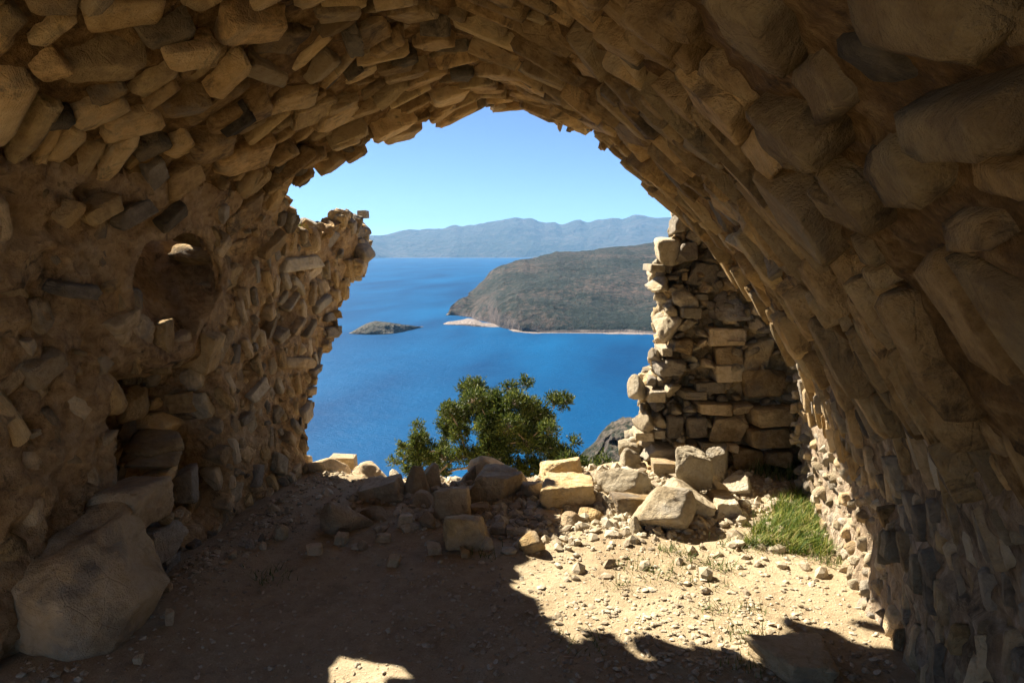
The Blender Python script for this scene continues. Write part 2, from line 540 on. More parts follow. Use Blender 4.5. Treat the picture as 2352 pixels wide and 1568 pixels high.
# towards the broken edges the shell thins a little, as torn masonry does
outer = np.stack([px - pnx * th, y_j, pz - pnz * th], 1)
th = th * (1 - .68 * sst(4.1, 4.3, y_j) * sst(1.3, 1.7, s_j) * (s_j < 2.6))
th2 = th + .16 * niche(s_j, y_j)
outer = np.stack([px - pnx * th2, y_j, pz - pnz * th2], 1)
wh = np.exp(-((((y_j - HOLE[0]) / 0.5) ** 2 + ((pz - HOLE[1]) / 0.48) ** 2) ** 2)) * (px < -2)
outer[:, 1] += wh * ((0.68 / 0.96) * th - .20 * (y_j - HOLE[0]))
outer[:, 2] += wh * ((1.08 / 0.96) * th - .20 * (pz - HOLE[1]))
ns, nyy = len(ss), len(ys)
ci = (np.arange(ns - 1)[:, None] * nyy + np.arange(nyy - 1)[None, :]).ravel()
cs = (s_[ci] + s_[ci + nyy]) / 2
cyy = (y_[ci] + y_[ci + 1]) / 2
wn_ = 0.03 * fbm(np.stack([cs * 9, cyy * 9, 0 * cs], 1), 3, 71)
keep = in_poly(cs + wn_, cyy + 0.8 * wn_)
hz = cs - S0
keep &= ~(((((cyy - HOLE[0]) / HOLE[2]) ** 2 + ((hz - HOLE[1]) / HOLE[3]) ** 2) < 1) & (cs < S_L))
# added unseen doorway in the left wall: sun enters to brighten the vault
keep &= ~((cyy > .35) & (cyy < 1.85) & (hz < 1.85 - 1.2 * np.maximum(0, np.abs(cyy - 1.1) - .45)) & (cs < S_L))
keep2 = keep.reshape(ns - 1, nyy - 1)
def shell(mask):
    """closed thick shell of the cells in mask"""
    m = mask.reshape(ns - 1, nyy - 1)
    cells = ci[mask]
    nv = len(inner)
    f_in = np.stack([cells, cells + nyy, cells + nyy + 1, cells + 1], 1)[:, ::-1]
    f_out = np.stack([cells, cells + nyy, cells + nyy + 1, cells + 1], 1) + nv
    pad = np.zeros((ns + 1, nyy + 1), bool); pad[1:-1, 1:-1] = m
    pk = np.zeros((ns + 1, nyy + 1), bool); pk[1:-1, 1:-1] = keep2
    side = []
    ii, jj = np.where(m)
    for di, dj, a, b in ((-1, 0, (0, 0), (0, 1)), (1, 0, (1, 1), (1, 0)), (0, -1, (1, 0), (0, 0)), (0, 1, (0, 1), (1, 1))):
        bnd = ~pk[ii + 1 + di, jj + 1 + dj]
        va = (ii[bnd] + a[0]) * nyy + jj[bnd] + a[1]
        vb = (ii[bnd] + b[0]) * nyy + jj[bnd] + b[1]
        side.append(np.stack([va, vb, vb + nv, va + nv], 1))
    faces = np.concatenate([f_in, f_out] + side)
    allv = np.concatenate([inner, outer])
    used, invx = np.unique(faces, return_inverse=True)
    return new_mesh('mortar_core', allv[used], invx.reshape(faces.shape))

vault = empty('stone_vault', (-0.7, 2.0, 0))
tag(vault, 'barrel vault of rough tan slabs and ochre mortar overhead, its far end broken off raggedly', 'vault')
lwall = empty('left_wall', (-2.4, 2.0, 0))
tag(lwall, 'rubble and mortar side wall left of the dirt floor, with a deep dark niche and a broken overhanging tip', 'wall')
rwall = empty('right_wall', (1.05, 2.0, 0))
tag(rwall, 'side wall right of the dirt floor, weathered streaky plaster near and sunlit small stones beyond the grass', 'wall')
def child(name, me, mat, par):
    o = link(name, me, mat, par)
    o.matrix_parent_inverse = Matrix.Translation(-Vector(par.location))
    return o
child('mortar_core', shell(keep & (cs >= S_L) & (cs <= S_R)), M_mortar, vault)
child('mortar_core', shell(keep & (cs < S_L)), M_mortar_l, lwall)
child('mortar_core', shell(keep & (cs > S_R)), M_plaster, rwall)

# the lining of the slanting hole in the left wall
rows_ = [(1.32, -.02), (1.12, .018), (.96, .022), (.93, -.03), (.90, -.12), (.88, -.22), (.87, -.32), (.86, -.43), (1.0, -.47)]
LN, LV_ = 56, []
for er_, dp_ in rows_:
    for k in range(LN):
        a = 2 * math.pi * k / LN
        wob_ = 1 + .07 * math.sin(2 * a + .6) + .06 * math.sin(3 * a + 1) + .05 * math.sin(5 * a + 2) + .03 * math.sin(9 * a)
        oy, oz = math.cos(a) * HOLE[2] * er_ * wob_, math.sin(a) * HOLE[3] * er_ * wob_
        x0 = float(np.interp(S0 + HOLE[1] + oz, seg, PR[:, 0]))
        q_ = max(0, -dp_) / .43
        LV_.append((x0 + dp_, HOLE[0] + oy * (1 - .24 * q_) + .30 * q_, HOLE[1] + oz * (1 - .24 * q_) + .48 * q_))
LV_ = np.array(LV_)
LV_ += .016 * np.stack([fbm(LV_ * 9, 3, 401 + k) for k in range(3)], 1)
LF_ = np.array([[i * LN + k, i * LN + (k + 1) % LN, (i + 1) * LN + (k + 1) % LN, (i + 1) * LN + k] for i in range(len(rows_) - 1) for k in range(LN)])
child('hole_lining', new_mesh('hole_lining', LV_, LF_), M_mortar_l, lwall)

# ---------------------------------------------------------------- stones set into the vault and walls
OCC_R = 0.012
occ = np.zeros((int(S_TOT / OCC_R) + 2, int(8 / OCC_R)), bool)
placed = {id(vault): [], id(lwall): [], id(rwall): []}
OWN = {id(vault): vault, id(lwall): lwall, id(rwall): rwall}
def mark(s, y, L, W, ang, test=False, shrink=1.0):
    a = np.arange(-L / 2 * shrink, L / 2 * shrink + 1e-6, OCC_R * 0.8)
    b = np.arange(-W / 2 * shrink, W / 2 * shrink + 1e-6, OCC_R * 0.8)
    A, B = np.meshgrid(a, b)
    su = s + A * math.cos(ang) - B * math.sin(ang)
    yu = y + A * math.sin(ang) + B * math.cos(ang)
    i = np.clip((su / OCC_R).astype(int), 0, occ.shape[0] - 1)
    j = np.clip((yu / OCC_R).astype(int), 0, occ.shape[1] - 1)
    if test:
        return occ[i, j].mean()
    occ[i, j] = True
def surf_point(s, y):
    x, z, nx_, nz_ = prof(np.array([s]))
    return np.array([x[0], y, z[0]]), np.array([nx_[0], 0, nz_[0]])
def surf_stone(s, y, L, W, ang, prot, mk, shape='slab', tilt=0.0, depth=None, k=None, sub=2, own=None):
    """a stone with its long side at angle ang from the s-direction, proud of the surface by prot"""
    if own is None and s < S_L and ((y - HOLE[0]) / (HOLE[2] + .04)) ** 2 + ((s - S0 - HOLE[1]) / (HOLE[3] + .05)) ** 2 < 1: return
    P, n = surf_point(s, y)
    ts = np.array([-n[2], 0, n[0]]) * -1.0
    # direction of increasing s
    P2, _ = surf_point(s + 0.02, y)
    ts = (P2 - P) / np.linalg.norm(P2 - P)
    ty = np.array([0, 1.0, 0])
    ax = ts * math.cos(ang) + ty * math.sin(ang)
    ay = np.cross(n, ax)
    if tilt:
        n2 = n * math.cos(tilt) + ay * math.sin(tilt)
        ay = np.cross(n2, ax); n = n2
    dep = depth if depth else max(0.10, min(0.24, 0.8 * W + 0.06))
    base = float(disp(np.array([s]), np.array([y]))[0])
    ctr = P + n * (base + prot - dep / 2)
    m = np.eye(4)
    m[:3, 0] = ax * L; m[:3, 1] = ay * W; m[:3, 2] = n * dep; m[:3, 3] = ctr
    own = own or (lwall if s < S_L else rwall if s > S_R else vault)
    dist = np.linalg.norm(ctr - CAM)
    placed[id(own)].append((L * W / dist ** 2 * (1 if y > 1.6 else 0.02), m, shape, int(rng.integers(0, 14)) if k is None else k, mk, sub))

def zoomer(x0, y0, sc):
    return lambda x, y: (x0 + x * sc, y0 + y * sc)
Z1 = zoomer(0, 0, .3516); Z2 = zoomer(735, 0, .3516); Z3 = zoomer(1525, 0, .3516)
Z4 = zoomer(0, 505, .3516); Z5 = zoomer(1378, 413, .3222); Z6 = zoomer(0, 1017, .3516)
def px_stone(z, ax, ay, bx, by, tpx, mk='v', prot=0.05, tilt=0.0, shape='slab', sub=3, depth=None):
    a = hit(*z(ax, ay)); b = hit(*z(bx, by))
    if a is None or b is None: return
    if 2.2 < (a[0] + b[0]) / 2 < S_TOT - .4 and not in_poly(np.array([(a[0] + b[0]) / 2]), np.array([(a[1] + b[1]) / 2 + .09]))[0]: return
    L = math.hypot(b[0] - a[0], b[1] - a[1])
    dx, dy = bx - ax, by - ay
    l = math.hypot(dx, dy)
    mx, my = (ax + bx) / 2, (ay + by) / 2
    u, v = -dy / l * tpx / 2, dx / l * tpx / 2
    c1 = hit(*z(mx + u, my + v)); c2 = hit(*z(mx - u, my - v)); c0 = hit(*z(mx, my))
    if c1 is None or c2 is None or c0 is None: return
    W = math.hypot(c1[0] - c2[0], c1[1] - c2[1])
    ang = math.atan2(b[1] - a[1], b[0] - a[0])
    # remove the shear component from W
    du = np.array([math.cos(ang), math.sin(ang)])
    w = np.array([c1[0] - c2[0], c1[1] - c2[1]])
    W = abs(w[0] * -du[1] + w[1] * du[0])
    L = min(max(L, .04), 1.1); W = min(max(W, .025), .7)
    surf_stone(c0[0], c0[1], L, W, ang, prot, mk, shape, tilt, depth, sub=sub)
    mark(c0[0], c0[1], L, W, ang)

big = [ # near right slabs
 (Z3, 300, 20, 780, 290, 260, 's', .05), (Z3, 1180, 60, 2050, 160, 400, 's', .06), (Z3, 800, 420, 1180, 800, 240, 's', .035),
 (Z3, 600, 700, 1110, 960, 150, 's', .07), (Z3, 590, 830, 890, 1040, 100, 's', .06), (Z3, 150, 530, 520, 820, 120, 'v', .07),
 (Z3, 210, 410, 580, 670, 50, 'v', .05), (Z3, 0, 300, 200, 440, 100, 'v', .06), (Z3, 0, 610, 200, 730, 80, 'v', .06),
 (Z3, 0, 120, 180, 230, 110, 'v', .06), (Z3, 1560, 900, 2300, 800, 380, 's', .07), (Z3, 1330, 930, 1740, 1380, 250, 's', .04),
 (Z3, 710, 1180, 1120, 1500, 170, 's', .07), (Z3, 1020, 1150, 1390, 1450, 130, 's', .06), (Z3, 1250, 1080, 1560, 1330, 130, 'd', .04),
 (Z3, 260, 1240, 460, 1420, 60, 'v', .06), (Z3, 460, 1420, 650, 1570, 70, 'v', .05), (Z3, 100, 890, 340, 1110, 70, 'o', .04),
 (Z3, 540, 900, 760, 1120, 90, 'v', .04), (Z3, 1850, 1220, 2340, 1330, 190, 'v', .03), (Z3, 1860, 1500, 2150, 1560, 150, 'v', .05),
 (Z3, 1130, 330, 1400, 700, 260, 'd', .02), (Z3, 2050, 350, 2340, 300, 230, 's', .04)]
for q in big: px_stone(*q[:6], mk=q[6], prot=q[7], sub=4)
ceil1 = [(150,20,520,10,130),(560,170,1130,80,260),(1020,340,1400,290,130),(900,290,1280,190,110,'d'),(440,480,970,420,180),(1710,300,2020,290,180),
 (1440,180,1860,150,180),(660,870,1100,740,140),(480,820,850,660,150),(1350,800,1780,650,150),(1190,1010,1530,900,130),(1080,1230,1350,1110,130),
 (940,1180,1110,1100,130,'g'),(1770,720,2100,620,110),(1930,830,2280,680,120),(2080,830,2352,740,90),(1370,1110,1800,980,140),(1480,1480,1720,1300,150),
 (480,1430,740,1280,110),(720,1420,980,1320,110,'g'),(1000,1470,1200,1330,110,'d'),(1060,1010,1270,890,110),(860,1010,1100,880,60,'d'),
 (240,500,440,400,90),(2040,100,2352,40,110),(2240,260,2352,220,110,'d'),(2170,990,2352,900,90),(340,1450,450,1300,60),(0,180,120,60,100),
 (1000,680,1350,640,110,'o'),(280,800,480,770,70,'d'),(1600,420,1900,560,110,'o'),(1400,800,1600,640,50,'d')]
for q in ceil1: px_stone(Z1, *q[:5], mk=(q[5] if len(q) > 5 else random.choice('vvvs')), prot=random.uniform(.05, .095), tilt=random.uniform(-.28, .05))
ceil2 = [(160,270,480,180,110),(480,150,740,80,110),(0,60,300,30,110),(370,40,640,0,70),(360,450,610,390,40),(420,510,710,410,70),(520,590,830,500,80),
 (650,310,870,250,80),(770,430,1020,380,60),(920,540,1130,500,30),(960,590,1150,550,40),(1070,450,1290,480,80,'o'),(700,670,970,600,70),
 (1050,660,1200,620,50),(830,750,1060,690,80),(1090,700,1280,680,60),(60,740,270,680,90),(150,830,440,700,90),(330,880,600,780,90),
 (440,900,650,830,60),(210,1060,440,940,110),(60,990,320,880,110),(50,1140,240,1080,80),(1360,430,1580,500,40),(1620,490,1900,590,50),
 (1470,560,1730,680,50),(1490,620,1750,700,40),(1560,740,1740,830,50),(1720,800,1920,850,60),(1880,440,2140,610,70),(1800,230,2100,340,80),
 (2050,170,2352,400,90),(2090,60,2352,230,110),(1440,90,1720,260,100),(1930,800,2120,900,50),(1750,830,1900,930,40),(2140,960,2352,1090,50),
 (2150,1080,2300,1190,60),(1950,900,2110,1040,80),(2050,1120,2150,1130,60),(1650,330,1840,450,90,'o'),(1860,380,2100,560,60),
 (840,480,1000,470,40,'d'),(760,330,980,330,40,'d'),(230,420,590,320,60),(660,180,860,190,60,'d'),(450,420,640,350,30,'d')]
for q in ceil2: px_stone(Z2, *q[:5], mk=(q[5] if len(q) > 5 else random.choice('vvvos')), prot=random.uniform(.045, .085), tilt=random.uniform(-.35, .0))
right_edge = [(740,90,960,270,50),(950,270,1200,490,90),(930,430,1050,500,60),(710,150,830,310,50,'g'),(780,170,890,310,50,'g'),(900,560,1030,690,50,'g'),
 (1030,560,1170,740,50),(1140,540,1270,710,50,'g'),(1220,540,1380,720,50),(1210,60,1420,350,110),(1560,60,1900,310,130,'s'),(1420,30,1690,300,90,'s'),
 (1310,740,1480,980,70),(1480,640,1560,740,40),(1420,1040,1510,1200,50,'p'),(1540,1270,1600,1540,50,'g'),(1700,560,1760,700,40),(1900,640,2000,800,40),
 (1500,780,1620,1000,50),(1620,860,1700,1060,45)]
for q in right_edge: px_stone(Z5, *q[:5], mk=(q[5] if len(q) > 5 else random.choice('vw')), prot=random.uniform(.03, .06), tilt=-.2)
left4 = [(1430,930,1530,690,50,'w'),(1400,220,1470,90,70,'w'),(1440,240,1720,140,90,'v'),(1690,220,1830,80,60,'v'),(1850,300,2140,260,90,'p'),
 (2080,110,2330,200,150,'g'),(2010,400,2120,300,60,'w'),(1830,570,1900,480,40,'p'),(1900,600,1990,480,35,'p'),(2060,590,2160,500,60,'p'),
 (1650,790,1690,700,30,'w'),(1780,790,1840,640,35,'p'),(1830,800,1900,730,50,'p'),(1920,760,1990,640,35,'w'),(1990,770,2060,660,40,'p'),
 (2130,640,2230,620,50,'g'),(2140,740,2220,720,70,'g'),(2040,1000,2100,960,50,'g'),(2010,1130,2070,1110,50,'w'),(1980,1310,2050,1220,90,'g'),
 (1640,1190,1750,1050,70,'p'),(1570,1340,1650,1270,60,'p'),(1790,1310,1830,1220,50,'p'),(1860,940,2070,940,90,'w'),(820,260,1010,180,60,'v'),
 (1000,280,1180,160,70,'w'),(340,430,640,480,110,'g'),(500,860,560,880,30,'o'),(1280,640,1540,480,180,'v'),(1450,440,1640,340,150,'o'),
 (1170,500,1300,440,90,'o'),(1650,1540,1700,1200,90,'p'),(1280,1530,1330,1320,70,'w'),(200,1060,420,880,170,'w'),(40,1160,220,960,90,'w'),
 (190,780,240,880,70,'w'),(640,960,730,900,100,'w'),(270,1440,340,1390,30,'p'),(1150,300,1180,150,60,'w'),(800,300,1010,240,50,'w'),(700,740,900,600,110,'w')]
for q in left4: px_stone(Z4, *q[:5], mk=q[5], prot=random.uniform(.025, .05), tilt=random.uniform(-.3, 0))
left6 = [(1130,660,1190,500,90,'g'),(1220,600,1340,470,50,'w'),(1370,520,1430,310,80,'w'),(1480,440,1510,330,60,'w'),(1570,400,1590,240,90,'p'),
 (1200,380,1260,180,80,'g'),(1680,290,1700,130,70,'g'),(1800,200,1840,60,110,'p'),(1180,700,1240,720,70,'g'),(1350,700,1400,580,50,'g'),
 (1480,620,1530,520,40,'w'),(1230,700,1290,640,50,'g'),(1570,560,1600,470,50,'w'),(1400,590,1440,520,40,'w'),(1740,410,1780,300,50,'w'),
 (1650,470,1690,440,30,'w'),(1900,230,1960,180,90,'w'),(1600,120,1640,0,90,'w'),(1450,130,1500,0,60,'w')]
for q in left6: px_stone(Z6, *q[:5], mk=q[5], prot=random.uniform(.02, .04), tilt=random.uniform(-.2, .1))

def world_stone(own, box, z, Y=None, X=None, mk='w', shape='round', dep=0.25, sub=4, seed=None, rot=0.0):
    """a stone filling a pixel box (x0,y0,x1,y1) at the wall plane X or the plane Y"""
    a = z(box[0], box[1]); b = z(box[2], box[3])
    cx, cy_ = (a[0] + b[0]) / 2, (a[1] + b[1]) / 2
    P = at_X(cx, cy_, X) if X is not None else at_Y(cx, cy_, Y)
    r = P - CAM
    fwd = np.array([-math.sin(YAW) * math.cos(PITCH), math.cos(YAW) * math.cos(PITCH), -math.sin(PITCH)])
    dist = float(r @ fwd)
    w = (b[0] - a[0]) / F_PX * dist * 1.04; h = (b[1] - a[1]) / F_PX * dist * 1.04
    right = np.array([math.cos(YAW), math.sin(YAW), 0])
    f2 = np.array([-math.sin(YAW), math.cos(YAW), 0])
    up = np.array([0, 0, 1.0])
    c_, s__ = math.cos(rot), math.sin(rot)
    m = np.eye(4)
    m[:3, 0] = (right * c_ + up * s__) * w
    m[:3, 1] = f2 * dep
    m[:3, 2] = (up * c_ - right * s__) * h
    m[:3, 3] = P
    placed.setdefault(id(own), []); OWN[id(own)] = own
    placed[id(own)].append((w * h / dist ** 2, m, shape, int(rng.integers(0, 14)) if seed is None else seed, mk, sub))
for bx, X_, mk, sh, dep, rt in [
    ((980, 670, 1420, 930), -2.50, 'v', 'slab', .18, -.4), ((800, 1080, 950, 1300), -2.60, 'o', 'round', .22, 0), ((975, 1150, 1060, 1230), -2.62, 'o', 'round', .15, 0),
    ((860, 740, 960, 880), -2.55, 'w', 'block', .2, 0), ((950, 880, 1100, 1080), -2.66, 'g', 'round', .3, 0), ((800, 900, 930, 1070), -2.66, 'd', 'round', .3, 0),
    ((1090, 940, 1350, 1100), -2.64, 'v', 'block', .3, 0), ((940, 1240, 1180, 1390), -2.62, 'v', 'round', .3, 0), ((820, 1390, 1190, 1540), -2.5, 'o', 'round', .3, 0),
    ((1060, 1100, 1330, 1230), -2.6, 'v', 'slab', .3, .1)]:
    world_stone(lwall, bx, Z4, X=X_, mk=mk, shape=sh, dep=dep, rot=rt)
for bx, X_, mk, sh, dep, rt in [
    ((650, 225, 1080, 545), -2.30, 'b', 'block', .42, 0), ((840, 520, 1130, 775), -2.32, 'g', 'block', .34, 0), ((1000, 770, 1135, 905), -2.32, 'g', 'block', .25, 0),
    ((930, 815, 1000, 890), -2.30, 'w', 'round', .15, 0), ((1060, 455, 1120, 530), -2.25, 'w', 'round', .1, 0), ((870, 60, 1190, 150), -2.42, 'o', 'round', .3, 0),
    ((900, 770, 1010, 815), -2.33, 'w', 'slab', .2, 0), ((1120, 440, 1200, 490), -2.28, 'w', 'round', .1, 0), ((1040, 745, 1130, 770), -2.30, 'g', 'slab', .12, .2),
    ((950, 160, 1130, 240), -2.40, 'v', 'block', .25, 0), ((1100, 160, 1280, 400), -2.36, 'g', 'block', .2, 0)]:
    world_stone(lwall, bx, Z6, X=X_, mk=mk, shape=sh, dep=dep, rot=rt)

for k in range(15):                                       # rough stones framing the hole
    a = k / 15 * 2 * math.pi
    surf_stone(S0 + HOLE[1] + (HOLE[3] + .07) * math.sin(a), HOLE[0] + (HOLE[2] + .07) * math.cos(a), rng.uniform(.12, .2), rng.uniform(.08, .12),
               a + math.pi / 2 + rng.normal(0, .3), rng.uniform(-.01, .03), 'wvo'[k % 3], 'block', rng.normal(0, .2), depth=.3, own=lwall)
IDV = lambda x, y: (x, y)
for bx, Y_, mk, sh, dep in [((762, 482, 846, 560), 5.25, 'g', 'rough', .45), ((790, 545, 862, 606), 5.3, 'g', 'round', .4), ((715, 522, 800, 592), 5.0, 'g', 'round', .4),
                            ((822, 484, 845, 502), 5.2, 'g', 'slab', .1), ((690, 590, 752, 655), 4.75, 'p', 'block', .2), ((800, 590, 842, 632), 5.2, 'w', 'block', .3), ((735, 505, 775, 545), 5.0, 'p', 'rough', .3)]:
    world_stone(lwall, bx, IDV, Y=Y_, mk=mk, shape=sh, dep=dep)
for bx, X_, mk, sh, dep in [((250, 712, 326, 800), -2.40, 'w', 'rough', .26), ((312, 735, 392, 812), -2.42, 'v', 'block', .24), ((256, 655, 306, 722), -2.40, 'o', 'block', .22), ((380, 748, 440, 800), -2.42, 'w', 'round', .2)]:
    world_stone(lwall, bx, IDV, X=X_, mk=mk, shape=sh, dep=dep)
# procedural fill between the traced stones
def fill(s0, s1, y0, y1, tries, Lr, Wr, mats, prot, ang=(0, .15), density=1.0, shapes=('slab',), tilt=(-.3, .05), own=None):
    for _ in range(tries):
        s = rng.uniform(s0, s1); y = rng.uniform(y0, y1)
        L = rng.uniform(*Lr); W = rng.uniform(*Wr)
        a = rng.normal(*ang)
        if not in_poly(np.array([s]), np.array([y]))[0]: continue
        if mark(s, y, L, W, a, test=True) > 0.10: continue
        z = s - S0
        if s < S_L and (((y - HOLE[0]) / (HOLE[2] + .09)) ** 2 + ((z - HOLE[1]) / (HOLE[3] + .09)) ** 2 < 1): continue
        if s < S_L and niche(np.array([s]), np.array([y]))[0] > 0.3: continue
        mark(s, y, L * 1.06, W * 1.12, a)
        surf_stone(s, y, L, W, a, rng.uniform(*prot), mats[rng.integers(len(mats))], shapes[rng.integers(len(shapes))], rng.uniform(*tilt), own=own)
S_c = s_of(-0.9, 2.56)
# ceiling, left haunch and right haunch
fill(S_L, S_c, 1.5, 5, 4500, (.16, .36), (.055, .12), 'vvvsovvs', (.04, .085), (-.1, .10), tilt=(-.2, .03))
fill(S_c, S_R, 1.5, 5, 4500, (.18, .40), (.05, .10), 'vvvsovvs', (.04, .08), (.08, .09), tilt=(-.2, .03))
fill(S_L, S_R, 1.5, 5.0, 8000, (.08, .18), (.03, .06), 'vvovsvd', (.02, .055), (0, .3))
fill(S_L, S_R, -3, 1.5, 500, (.22, .42), (.10, .18), 'vvs', (.03, .07), (0, .15))
# left wall
fill(S0 + .02, S_L, 3.3, 5.7, 2500, (.10, .20), (.045, .09), 'wwwpgv', (.015, .045), (-.35, .25), shapes=('slab', 'block', 'round'))
fill(S0 + .02, S_L, 3.3, 5.7, 5000, (.04, .10), (.025, .05), 'wwpgv', (.01, .035), (-.3, .4), shapes=('slab', 'round'))
fill(S0 + .4, S_L, 1.6, 2.62, 900, (.12, .30), (.08, .16), 'wvwo', (-.01, .03), (-.3, .3), shapes=('round', 'block', 'slab'))
fill(S0 + .4, S_L, 1.6, 2.62, 900, (.05, .12), (.04, .08), 'wvwo', (-.01, .02), (-.3, .3), shapes=('round', 'block'))
fill(S0 + .1, S0 + .5, 2.6, 3.6, 500, (.05, .12), (.04, .07), 'wg', (.01, .03), (-.3, .4), shapes=('round', 'block'))
# right wall: lit coursed pieces low down at the far end, flatter streaky pieces nearer
s_r0 = S_TOT - 0.25
fill(s_r0 - .50, s_r0, 3.0, 4.8, 1800, (.05, .11), (.05, .10), 'ppwg', (.015, .045), (0, .5), shapes=('block', 'round'))
fill(s_r0 - .50, s_r0, 3.0, 4.8, 3000, (.025, .06), (.03, .05), 'ppw', (.01, .03), (0, .5), shapes=('block', 'round'))
fill(S_R - .1, s_r0 - .4, 2.2, 5.5, 3500, (.08, .24), (.03, .06), 'wwpgv', (.015, .05), (.05, .15))
fill(S_R - .3, s_r0, 1.5, 3.0, 3500, (.07, .22), (.03, .07), 'wgwp', (.0, .03), (.0, .15), shapes=('slab', 'block'))
fill(S_R - .3, s_r0, 1.5, 3.4, 4000, (.04, .10), (.02, .04), 'wgwp', (-.005, .018), (.0, .4), shapes=('slab', 'block'))

# small broken slivers hanging along the torn edge of the vault
for i in range(len(edge) - 1):
    (sa, ya), (sb, yb) = edge[i], edge[i + 1]
    n = max(1, int(math.hypot(sb - sa, yb - ya) / 0.06))
    for k in range(n):
        u = rng.random()
        s, y = sa + (sb - sa) * u, ya + (yb - ya) * u
        if not (0.3 < s < S_TOT - .3) or y > 5.6: continue
        right = s > S_c + .2
        surf_stone(s, y - .02, rng.uniform(.03, .07) if right else rng.uniform(.07, .15), rng.uniform(.02, .045), rng.normal(0, .5),
                   rng.uniform(.02, .09) if right else rng.uniform(0, .04), 'vwgo'[rng.integers(4)], 'slab' if right else 'block', rng.uniform(-.6, .4), depth=rng.uniform(.08, .16))

# ---------------------------------------------------------------- the end wall remnant right of the opening
YP = 5.2
pier = empty('end_wall', (0.7, YP, 0))
tag(pier, 'broken end wall of stacked pale boulders standing right of the sea view, behind the rubble heap', 'wall')
OWN[id(pier)] = pier; placed[id(pier)] = []
pl_px = [(1440, 1115), (1432, 1060), (1440, 1030), (1478, 1000), (1480, 960), (1460, 915), (1468, 885), (1510, 850), (1508, 800), (1508, 740), (1535, 705),
         (1520, 680), (1500, 650), (1502, 610), (1530, 580), (1540, 540), (1550, 505), (1572, 480), (1600, 440)]
pol = [at_Y(x, y, YP)[[0, 2]] for x, y in pl_px]
zs = np.arange(-0.5, 2.3, 0.03)
pz_ = np.array([q[1] for q in pol]); px_ = np.array([q[0] for q in pol])
o_ = np.argsort(pz_)
left_x = np.interp(zs, pz_[o_], px_[o_]) + 0.03
us = np.r_[np.linspace(0, 1, 70)]
XR = 2.2
verts, faces = [], []
def pier_layer(yf, seed, amp):
    out = []
    for zi, lx in zip(zs, left_x):
        x = lx + (XR - lx) * us
        out.append(np.stack([x, np.full_like(x, yf), np.full_like(x, zi)], 1))
    out = np.concatenate(out)
    out[:, 1] += amp * fbm(out * 3.0, 4, seed) + amp * .6 * fbm(out * 10.0, 3, seed + 3)
    return out
fr = pier_layer(YP, 81, 0.07); bk = pier_layer(YP + .55, 83, 0.1)
nu, nz_ = len(us), len(zs)
allv = np.concatenate([fr, bk]); nv = len(fr)
I = (np.arange(nz_ - 1)[:, None] * nu + np.arange(nu - 1)[None, :]).ravel()
f1 = np.stack([I, I + 1, I + nu + 1, I + nu], 1); f2 = f1[:, ::-1] + nv
sd = []
for a, b in [((np.arange(nz_ - 1)) * nu, (np.arange(nz_ - 1) + 1) * nu), ((np.arange(nz_ - 1) + 1) * nu + nu - 1, (np.arange(nz_ - 1)) * nu + nu - 1),
             ((nz_ - 1) * nu + np.arange(nu - 1), (nz_ - 1) * nu + np.arange(nu - 1) + 1)]:
    sd.append(np.stack([a, b, b + nv, a + nv], 1))
child('mortar_core', new_mesh('mortar_core', allv, np.concatenate([f1, f2] + sd)), M_pier, pier)
Z8 = zoomer(1286, 919, .3222)
p5 = [((505,250,600,390),'g','block'),((590,150,690,300),'p','rough'),((390,410,640,610),'p','rough'),((540,450,690,590),'g','block'),((600,580,840,800),'g','block'),
 ((330,600,440,655),'p','slab'),((340,670,490,790),'p','rough'),((500,760,680,915),'p','rough'),((780,790,1060,995),'g','peak'),((390,970,560,1150),'p','rough'),
 ((550,980,680,1080),'p','rough'),((745,1040,1000,1165),'w','slab'),((800,1170,990,1300),'w','slab'),((380,1260,590,1400),'g','block'),((800,1300,1010,1425),'w','slab'),
 ((200,1380,350,1560),'p','round'),((660,1420,860,1500),'p','slab'),((560,1490,730,1545),'p','slab'),((440,1430,560,1540),'p','rough'),((690,700,790,800),'w','round'),
 ((450,870,540,970),'p','rough'),((560,900,700,980),'p','slab'),((680,1060,760,1110),'p','rough'),((680,1120,800,1190),'w','rough'),((600,1230,700,1330),'p','rough'),
 ((710,1260,820,1330),'w','rough'),((410,1180,490,1240),'p','slab'),((350,1190,430,1280),'p','rough'),((500,1120,640,1240),'o','block'),((690,300,800,420),'p','rough'),
 ((700,480,820,580),'p','peak'),((1040,960,1160,1100),'w','rough'),((860,700,960,790),'w','rough'),((320,1480,450,1560),'p','slab'),((860,1130,1000,1165),'w','slab'),
 ((1000,1100,1200,1420),'o','block'),((1060,800,1180,960),'w','block'),((990,1330,1300,1560),'o','block')]
for bx, mk, sh in p5:
    world_stone(pier, bx, Z5, Y=YP - .04 - (.06 if bx[0] < 600 else 0), mk=mk, shape=sh, dep=rng.uniform(.22, .34), sub=4, rot=rng.normal(0, .05))
